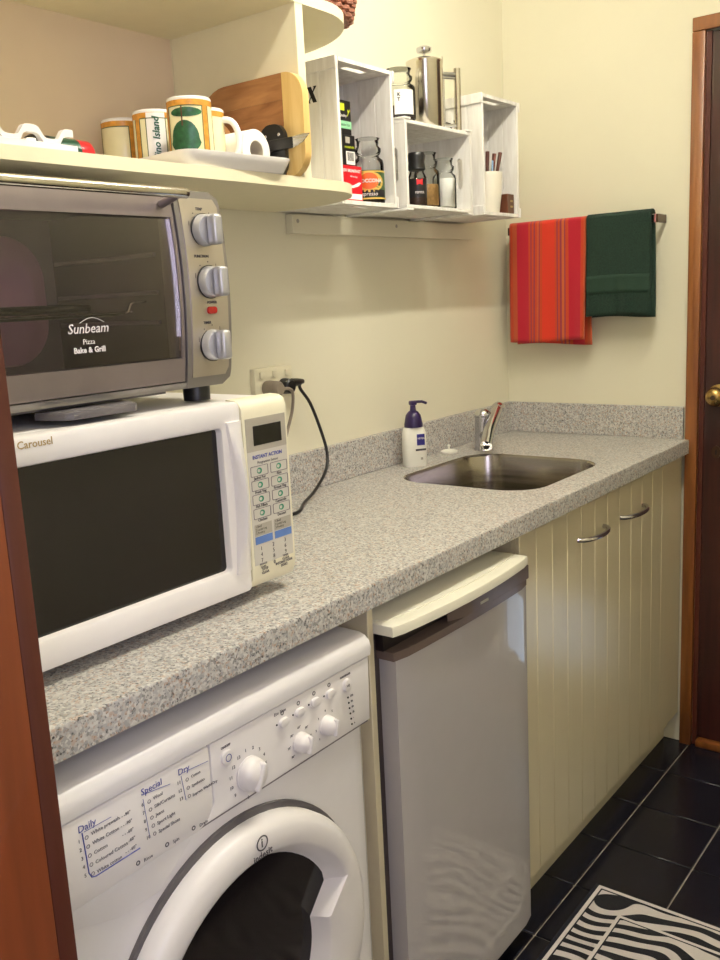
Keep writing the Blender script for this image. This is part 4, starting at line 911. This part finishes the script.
# white plate/tray under the mugs
ty0 = Vector((-1.435, -0.220, ZS))
tr_ = thing('serving_tray', ty0, 'white shallow rectangular tray holding mugs and a paper roll', 'tray', rz=math.radians(-5))
bm = bmesh.new(); rows = []
for z, s in ((0.0, -0.014), (0.0006, -0.012), (0.014, -0.004), (0.021, 0.0), (0.0225, 0.0), (0.0225, -0.004), (0.016, -0.007), (0.004, -0.015)):
    rows.append([bm.verts.new((p[0], p[1], z)) for p in rrect(-0.112-s*1, 0.112+s*1, -0.106-s, 0.106+s, 0.026+s, 6)])
for a, b in zip(rows[:-1], rows[1:]):
    for i in range(len(a)): bm.faces.new((a[i], a[(i+1) % len(a)], b[(i+1) % len(a)], b[i]))
bm.faces.new(rows[0]); bm.faces.new(rows[-1]); finish('dish', bm, 'mugwhite', tr_, angle=50)
def mug(loc, R, H, face, label, art, hang):
    """face: angle (world) of the art centre, hang: handle angle"""
    t = thing('mug', loc, label, 'mug', 'painted mugs on the shelf')
    lathe('mug_body', [(0.0, 0.003), (R*0.82, 0.0), (R*0.93, 0.002), (R, 0.010), (R, H-0.003), (R-0.001, H), (R-0.003, H), (R-0.0035, H-0.004), (R-0.004, 0.008), (0.0, 0.007)], 'mugcream' if art else 'mugwhite', t, 40, cap=False, angle=50)
    lathe('rim', [(R+0.0003, H-0.0045), (R+0.0003, H-0.001), (R-0.001, H+0.0006), (R-0.003, H+0.0005)], 'mugwhite', t, 40, cap=False)
    patch('orange_band', R+0.0001, face-2.3, face+2.3, H-0.0125, H-0.0045, 'orange', t, 40)
    for s in (-1, 1):
        for f in ((0.0,) if art == 'tree' else (0,)):
            a = face+s*1.0
            patch('orange_stripe', R+0.0001, a-0.15, a+0.15, 0.008, H-0.0126, 'orange', t, 6)
            for e in (-0.155, 0.155): patch('outline', R+0.0003, a+e-0.02, a+e+0.02, 0.008, H-0.013, 'olive', t, 2)
    patch('outline', R+0.0003, face-0.83, face+0.83, H-0.0140, H-0.0126, 'olive', t, 20)
    if art == 'tree':
        fo = face-0.03
        polypatch('tree_crown', R, [(fo+0.72*math.cos(q*math.pi/12)*(1.05 if math.sin(q*math.pi/12) < 0 else 0.92), 0.036+(0.027 if math.sin(q*math.pi/12) > 0 else 0.026)*math.sin(q*math.pi/12)*(1 if math.sin(q*math.pi/12) > 0 else 0.8)) for q in range(24)], 'green', t)
        polypatch('tree_top', R, [(fo+0.10+0.74*math.cos(q*math.pi/10), 0.0745+0.0068*math.sin(q*math.pi/10)) for q in range(20)], 'green', t)
        patch('tree_trunk', R+0.0004, fo-0.10, fo-0.04, 0.055, 0.083, 'brown', t, 2)
    if art == 'text':
        patch('white_field', R+0.0002, face-0.50, face+0.36, 0.006, H-0.005, 'mugwhite', t, 10)
        for a in (face-0.52, face+0.38): patch('outline', R+0.0004, a-0.02, a+0.02, 0.008, H-0.013, 'olive', t, 2)
        text('olino Island', 0.0150, (0, 0, 0), 'green', t, roll=math.pi/2, bend=(R+0.0014, face+0.06), bold=0.0004, shear=0.2, thick=0.0006).location = (0, 0, 0.016)
    if art == 'sprig':
        for (a, z, r_) in ((-0.62, 0.032, 0.09), (-0.55, 0.018, 0.10), (-0.68, 0.022, 0.07)): polypatch('leaf', R, [(face+a+r_*math.cos(q*math.pi/5), z+0.005*math.sin(q*math.pi/5)) for q in range(10)], 'green', t)
    hx, hy = math.cos(hang), math.sin(hang); pts = []
    for i in range(15):
        q = -math.pi/2+math.pi*i/14; d = R-0.002+0.026*math.cos(q)**0.7 if abs(math.cos(q)) > 1e-6 else R-0.002
        pts.append((hx*d, hy*d, H*0.5+H*0.34*math.sin(q)))
    tube('mug_handle', pts, 0.0052, 'mugwhite', t, 12)
    return t
def toward(x, y): return math.atan2(CAM.y-y, CAM.x-x)
mug((-1.503, -0.272, ZS+0.0045), 0.0335, 0.097, toward(-1.503, -0.272)-0.25, 'mug with a dark green tree picture, foremost on the shelf', 'tree', math.radians(60))
mug((-1.480, -0.166, ZS+0.0045), 0.0345, 0.097, toward(-1.535, -0.2)+0.10, 'mug with green lettering on a white band beside the tree mug', 'text', math.radians(30))
mug((-1.474, -0.078, ZS+0.0003), 0.0345, 0.102, toward(-1.474, -0.078)-0.55, 'mug with orange stripes, leftmost and furthest back', 'sprig', math.radians(20))
mug((-1.440, -0.236, ZS+0.0045), 0.0330, 0.094, toward(-1.418, -0.236)-0.72, 'mug with an orange stripe between the tree mug and paper roll', 'plain', math.radians(-62))
# paper roll lying on the tray
def roll_axis(o, d): o.rotation_euler = d
pr_ = thing('paper_roll', (-1.369, -0.282, ZS+0.0048+0.034), 'white paper roll lying on its side on the tray', 'paper roll', rz=math.radians(2))
lathe('paper', [(0.0165, 0.0), (0.033, 0.0), (0.034, 0.001), (0.034, 0.096), (0.033, 0.097), (0.0165, 0.097)], 'paper', pr_, 40, (0, 0, 0), 'y', False)
lathe('core', [(0.0164, 0.001), (0.0164, 0.096), (0.0154, 0.096), (0.0154, 0.001), (0.0164, 0.001)], 'card', pr_, 32, (0, 0, 0), 'y', False)
# chopping boards leaning on the upright
cb_ = thing('chopping_board', (-1.296, -0.20, ZS), 'bamboo chopping board with a pale end strip standing against the upright', 'chopping board')
bo = rrect(-0.132, 0.120, 0.0, 0.168, (0.075, 0.040, 0.04, 0.04), 8)
lp_ = []
def clip_poly(poly, y0, y1):
    out = poly
    for sgn, lim in ((1, y0), (-1, -y1)):
        new = []
        for i in range(len(out)):
            a, b = out[i], out[(i+1) % len(out)]; fa, fb = sgn*a[0]-lim, sgn*b[0]-lim
            if fa >= 0: new.append(a)
            if (fa >= 0) != (fb >= 0): t = fa/(fa-fb); new.append((a[0]+(b[0]-a[0])*t, a[1]+(b[1]-a[1])*t))
        out = new
    return out
def clip_z(poly, z0, z1): return [(q, p) for p, q in clip_poly([(b, a) for a, b in poly], z0, z1)]
cut = -0.088
plate('bamboo_end', clip_poly(bo, -0.2, cut-0.0002), -0.0085, 0.0085, 'bamboo', cb_, 'x', (), 0.002)
body = clip_poly(bo, cut+0.0002, 0.2)
for k in range(4): plate('plank', clip_z(body, k*0.042+0.0002, (k+1)*0.042-0.0002), -0.0085, 0.0085, ('board', 'board2')[k % 2], cb_, 'x')
cb2 = thing('round_board', (-1.331, -0.125, ZS), 'small round wooden board behind the paper roll', 'chopping board')
bm = bmesh.new(); plate_bm(bm, circle(-0.01, 0.056, 0.056, 40), [], -0.007, 0.007, 'x', 0.002); finish('disc', bm, 'board2', cb2)
# knife holder + knife
kh = thing('knife_guard', (-1.317, -0.280, ZS), 'black oval plastic knife guard in front of the chopping board', 'knife guard')
plate('guard', rrect(-0.022, 0.034, 0.0, 0.086, 0.024, 8), -0.0048, 0.0048, 'black', kh, 'x', (), 0.001)
for (y, z) in ((-0.010, 0.068), (-0.010, 0.018), (0.02, 0.068)): lathe('rivet', [(0.0, -0.0056), (0.0025, -0.0054), (0.003, -0.0049)], 'chrome', kh, 10, (0, y, z), 'x', False)
kf = thing('kitchen_knife', (-1.3255, -0.300, ZS+0.046), 'short steel knife blade poking out of the black guard', 'knife')
bm = bmesh.new(); bbox(bm, -0.003, 0.003, -0.024, 0.03, -0.004, 0.014, 0.002); finish('handle', bm, 'black', kf)
plate('blade', [(-0.0243, 0.014), (-0.0243, -0.004), (-0.045, 0.003), (-0.060, 0.0145), (-0.050, 0.0155)], -0.001, 0.001, 'blade', kf, 'x')
# white wavy egg rack at the left
er = thing('egg_rack', (-1.800, -0.250, ZS), 'white wavy plastic egg rack at the left of the shelf', 'egg rack', rz=math.radians(4))
prof = []
for i in range(61):
    x = -0.14+0.206*i/60; c = math.cos(2*math.pi*(x+0.001)/0.062); z = 0.0235+0.0075*math.tanh(2.2*c)/math.tanh(2.2)
    prof.append((x, z))
for (ya, yb) in ((-0.042, -0.034), (0.034, 0.042)):
    bm = bmesh.new(); plate_bm(bm, [(x, z+0.001) for x, z in prof]+[(x, max(0.0053, z-0.0085)) for x, z in reversed(prof)], [], ya, yb, 'y', 0.0); finish('wavy_rail', bm, 'whitep', er, angle=50)
box('base', -0.14, 0.066, -0.044, 0.044, 0.0, 0.0052, 'whitep', er, 0.002, 1)
box('front_rail', -0.14, 0.068, -0.0475, -0.0443, 0.0, 0.011, 'whitep', er, 0.001, 1)
# lying torch / tin: black, green, red
tn = thing('striped_canister', (-1.692, -0.185, ZS+0.0212), 'small canister lying on the shelf, black, green and red', 'canister', rz=math.radians(3))
lathe('green_barrel', [(0.0208, -0.012), (0.0208, 0.036)], 'greenplastic', tn, 32, (0, 0, 0), 'x', True)
lathe('red_cap', [(0.0205, 0.0362), (0.0205, 0.058), (0.016, 0.064), (0.0, 0.065)], 'redcap', tn, 32, (0, 0, 0), 'x', True)
bl = lathe('black_end', [(0.0, -0.044), (0.017, -0.042), (0.0205, -0.036), (0.0205, -0.0122)], 'black', tn, 32, (0, 0, 0), 'x', True)

# basket on the upper board
bk = thing('wicker_basket', (-1.112, -0.203, UZ1), 'brown wicker basket on the upper shelf board', 'basket')
bm = bmesh.new()
nz, na = 11, 22
for k in range(nz):
    z = 0.006+k*0.0105; R = 0.072+0.0022*k; pts = []
    for i in range(na*2+1):
        a = 2*math.pi*i/(na*2); rr = R+0.0032*(1 if (i+k) % 2 else -1); pts.append((rr*math.cos(a), rr*math.sin(a), z))
    tube_bm(bm, pts, 0.0052, 6, False)
ws = finish('woven_wall', bm, 'wicker', bk); ws['kind'] = 'stuff'
lathe('basket_base', [(0.0, 0.0), (0.068, 0.0), (0.072, 0.004), (0.070, 0.010), (0.0, 0.009)], 'wicker', bk, 32, cap=False)
tube('rim', [((0.097)*math.cos(2*math.pi*i/36), 0.097*math.sin(2*math.pi*i/36), 0.122) for i in range(37)], 0.008, 'wicker', bk, 10)

# ================================================================== POWER OUTLET, PLUGS, CORDS
ol = thing('power_outlet', (-1.073, 0, 1.155), 'white double power outlet on the wall behind the microwave', 'power outlet')
plate('face_plate', rrect(-0.060, 0.060, -0.034, 0.034, 0.004), -0.0005, -0.0135, 'outlet', ol, 'y', (), 0.003)
for x in (-0.040, 0.040, 0.0):
    s_ = box('switch', x-0.006, x+0.006, -0.0175, -0.0137, 0.012, 0.026, 'outlet', ol, 0.001, 1)
for x in (-0.026, 0.026): lathe('socket', [(0.0, -0.0146), (0.018, -0.0144), (0.0185, -0.0137)], 'outlet', ol, 24, (x, 0, -0.010), 'y', False)
gp = thing('grey_plug', (-1.099, -0.0152, 1.145), 'grey-brown plug with a grey cord in the power outlet', 'plug')
lathe('plug_body', [(0.0, -0.040), (0.012, -0.0395), (0.016, -0.034), (0.0175, -0.010), (0.0165, 0.0)], 'greyplug', gp, 24, (0, 0, 0), 'y', True)
bx_ = smooth_path([(0.0, -0.034, -0.002), (0.024, -0.038, -0.002), (0.040, -0.036, -0.012), (0.046, -0.028, -0.045), (0.038, -0.020, -0.085), (0.010, -0.020, -0.125), (-0.08, -0.026, -0.150), (-0.25, -0.030, -0.150), (-0.52, -0.030, -0.100)], 6)
tube('cord', bx_, 0.0034, 'greyplug', gp, 10)
kp_ = thing('black_plug', (-1.047, -0.0152, 1.145), 'black plug with a black cord looping down to the worktop', 'plug')
lathe('plug_body', [(0.0, -0.026), (0.012, -0.0255), (0.016, -0.022), (0.0175, -0.006), (0.017, 0.0)], 'black', kp_, 24, (0, 0, 0), 'y', True)
lathe('strain_relief', [(0.010, 0.010), (0.008, 0.03), (0.0055, 0.046), (0.0045, 0.047)], 'black', kp_, 16, (0, -0.016, 0.006), 'x', True)
B = Vector((-1.047, -0.0152, 1.145))
path = [Vector((-1.005, -0.0312, 1.151))-B, at(300, 388, 'y', -0.036)-B, at(310, 403, 'y', -0.040)-B, at(320, 428, 'y', -0.045)-B, at(327, 452, 'y', -0.05)-B, at(326, 470, 'y', -0.062)-B, at(316, 489, 'y', -0.085)-B, at(304, 503, 'z', CT+0.008)-B, at(296, 513, 'z', CT+0.005)-B, Vector((-1.26, -0.125, CT+0.0045))-B, Vector((-1.42, -0.060, CT+0.0045))-B, Vector((-1.62, -0.045, CT+0.0045))-B]
tube('cord', smooth_path(path, 6), 0.0036, 'black', kp_, 10)

# ================================================================== TOWEL RAIL AND TOWELS
RX, RZ = -0.062, 1.492
rl = thing('towel_rail', (0, -0.27, RZ), 'flat metal towel rail on the end wall', 'towel rail')
box('bar', RX-0.004, RX+0.004, -0.478, -0.0465, RZ-0.011, RZ+0.011, 'handle', rl, 0.001, 1, Vector((0, 0.27, -RZ)))
for y in (-0.478, -0.0465): box('bracket', RX-0.004 if y > -0.1 else RX-0.004, -0.0005, y-0.005 if y < -0.1 else y+0.0005, y-0.0005 if y < -0.1 else y+0.005, RZ-0.011, RZ+0.011, 'darkbronze', rl, 0.001, 1, Vector((0, 0.27, -RZ)))
def towel(name, y0, y1, zf, zb, mat, label, seed, gap=0.011, dy_back=0.0, th=0.005, flare=0.0, band=None):
    t = thing(name, (RX, (y0+y1)/2 if False else y0, RZ), label, 'towel')
    rnd = random.Random(seed); ph = [rnd.uniform(0, 6.28) for _ in range(6)]
    prof = []                                            # from front hem over the bar to the back hem
    nf = 26
    for i in range(nf): prof.append((-gap, zf-RZ+(RZ+0.008-zf)*i/nf, 0))
    for i in range(9):
        a = math.pi-math.pi*i/8; prof.append((gap*math.cos(a), 0.012+0.009*math.sin(a), 0.5))
    for i in range(nf): prof.append((gap, 0.010-(RZ+0.010-zb)*(i+1)/nf, 1))
    bm = bmesh.new(); ny = 34; rows = []
    for (x, z, side) in prof:
        row = []
        for k in range(ny+1):
            v = k/ny; y = (y1-y0)*v
            d = max(0, -z)/0.3
            w = (0.0042*math.sin(9*v+ph[0])+0.0025*math.sin(21*v+ph[1]+3*z))*d
            w = w if side < 0.5 else 0.4*w+0.002*d
            row.append(bm.verts.new((x+w-(0.004*d if side < .5 else 0), -y*(1+flare*d)+dy_back*(side if side == 1 else 0)*d*1.0+0.004*d*math.sin(5*z+ph[2]), z+(0.0035*math.sin(4*v+ph[3])*d if side < .5 else 0.003*math.sin(5*v)*d))))
        rows.append(row)
    for a, b in zip(rows[:-1], rows[1:]):
        for k in range(ny): bm.faces.new((a[k], a[k+1], b[k+1], b[k]))
    bc = []
    if band:
        for row, (x, z, side) in zip(rows, prof):
            if side == 0 and band[0] <= z <= band[1]: bc.append([v.co+Vector((-th*0.5-0.0004, 0, 0)) for v in row])
    ob = finish('cloth', bm, mat, t, angle=80)
    if bc:
        b2 = bmesh.new(); rr = [[b2.verts.new(c) for c in row] for row in bc]
        for a, b in zip(rr[:-1], rr[1:]):
            for k in range(ny): b2.faces.new((a[k], a[k+1], b[k+1], b[k]))
        o2 = finish('woven_band', b2, 'terryband', t, angle=80); m2 = o2.modifiers.new('thickness', 'SOLIDIFY'); m2.thickness = 0.0016; m2.offset = 0
    md = ob.modifiers.new('thickness', 'SOLIDIFY'); md.thickness = th; md.offset = 0
    return t, rows
# y runs from the corner outwards (negative)
t1, _ = towel('striped_towel', -0.052, -0.052+0.236, 1.176, 1.166, 'redtowel', 'red and orange striped towel hanging on the rail', 3, 0.012, -0.008, 0.004)
t2, _ = towel('green_towel', -0.2905, -0.2905+0.178, 1.243, 1.238, 'terry', 'dark green terry towel hanging on the rail', 5, 0.015, -0.002, 0.009, band=(-0.190, -0.138))
# ================================================================== RUG
RGX, RGY = -0.782, -0.626
rg = thing('zebra_rug', (-1.25, -0.93, 0), 'black and white zebra print floor rug on the black tiles', 'rug')
Ro = Vector((1.25, 0.93, 0))
RX0, RY1 = -1.75, -1.22
box('backing', RX0-0.012, RGX+0.012, RY1-0.012, RGY+0.014, 0.0004, 0.006, 'rugnavy', rg, 0.002, 1, Ro)
box('pile', RX0, RGX, RY1, RGY, 0.0062, 0.0105, 'zebra', rg, 0.002, 1, Ro)
def edging(d, w, z0, z1):
    bm = bmesh.new(); plate_bm(bm, rrect(RX0+d, RGX-d, RY1+d, RGY-d, 0.002, 2), [rrect(RX0+d+w, RGX-d-w, RY1+d+w, RGY-d-w, 0.002, 2)], z0, z1); return mv(bm, Ro)
finish('white_edging', edging(-0.001, 0.008, 0.0063, 0.0114), 'rugwhite', rg, False); finish('dark_line', edging(0.0072, 0.003, 0.0063, 0.0111), 'rugnavy', rg, False)
finish('inner_white_line', edging(0.072, 0.007, 0.0063, 0.0112), 'rugwhite', rg, False); finish('inner_dark_line', edging(0.0792, 0.0025, 0.0063, 0.0111), 'rugnavy', rg, False)
bpy.context.view_layer.update()
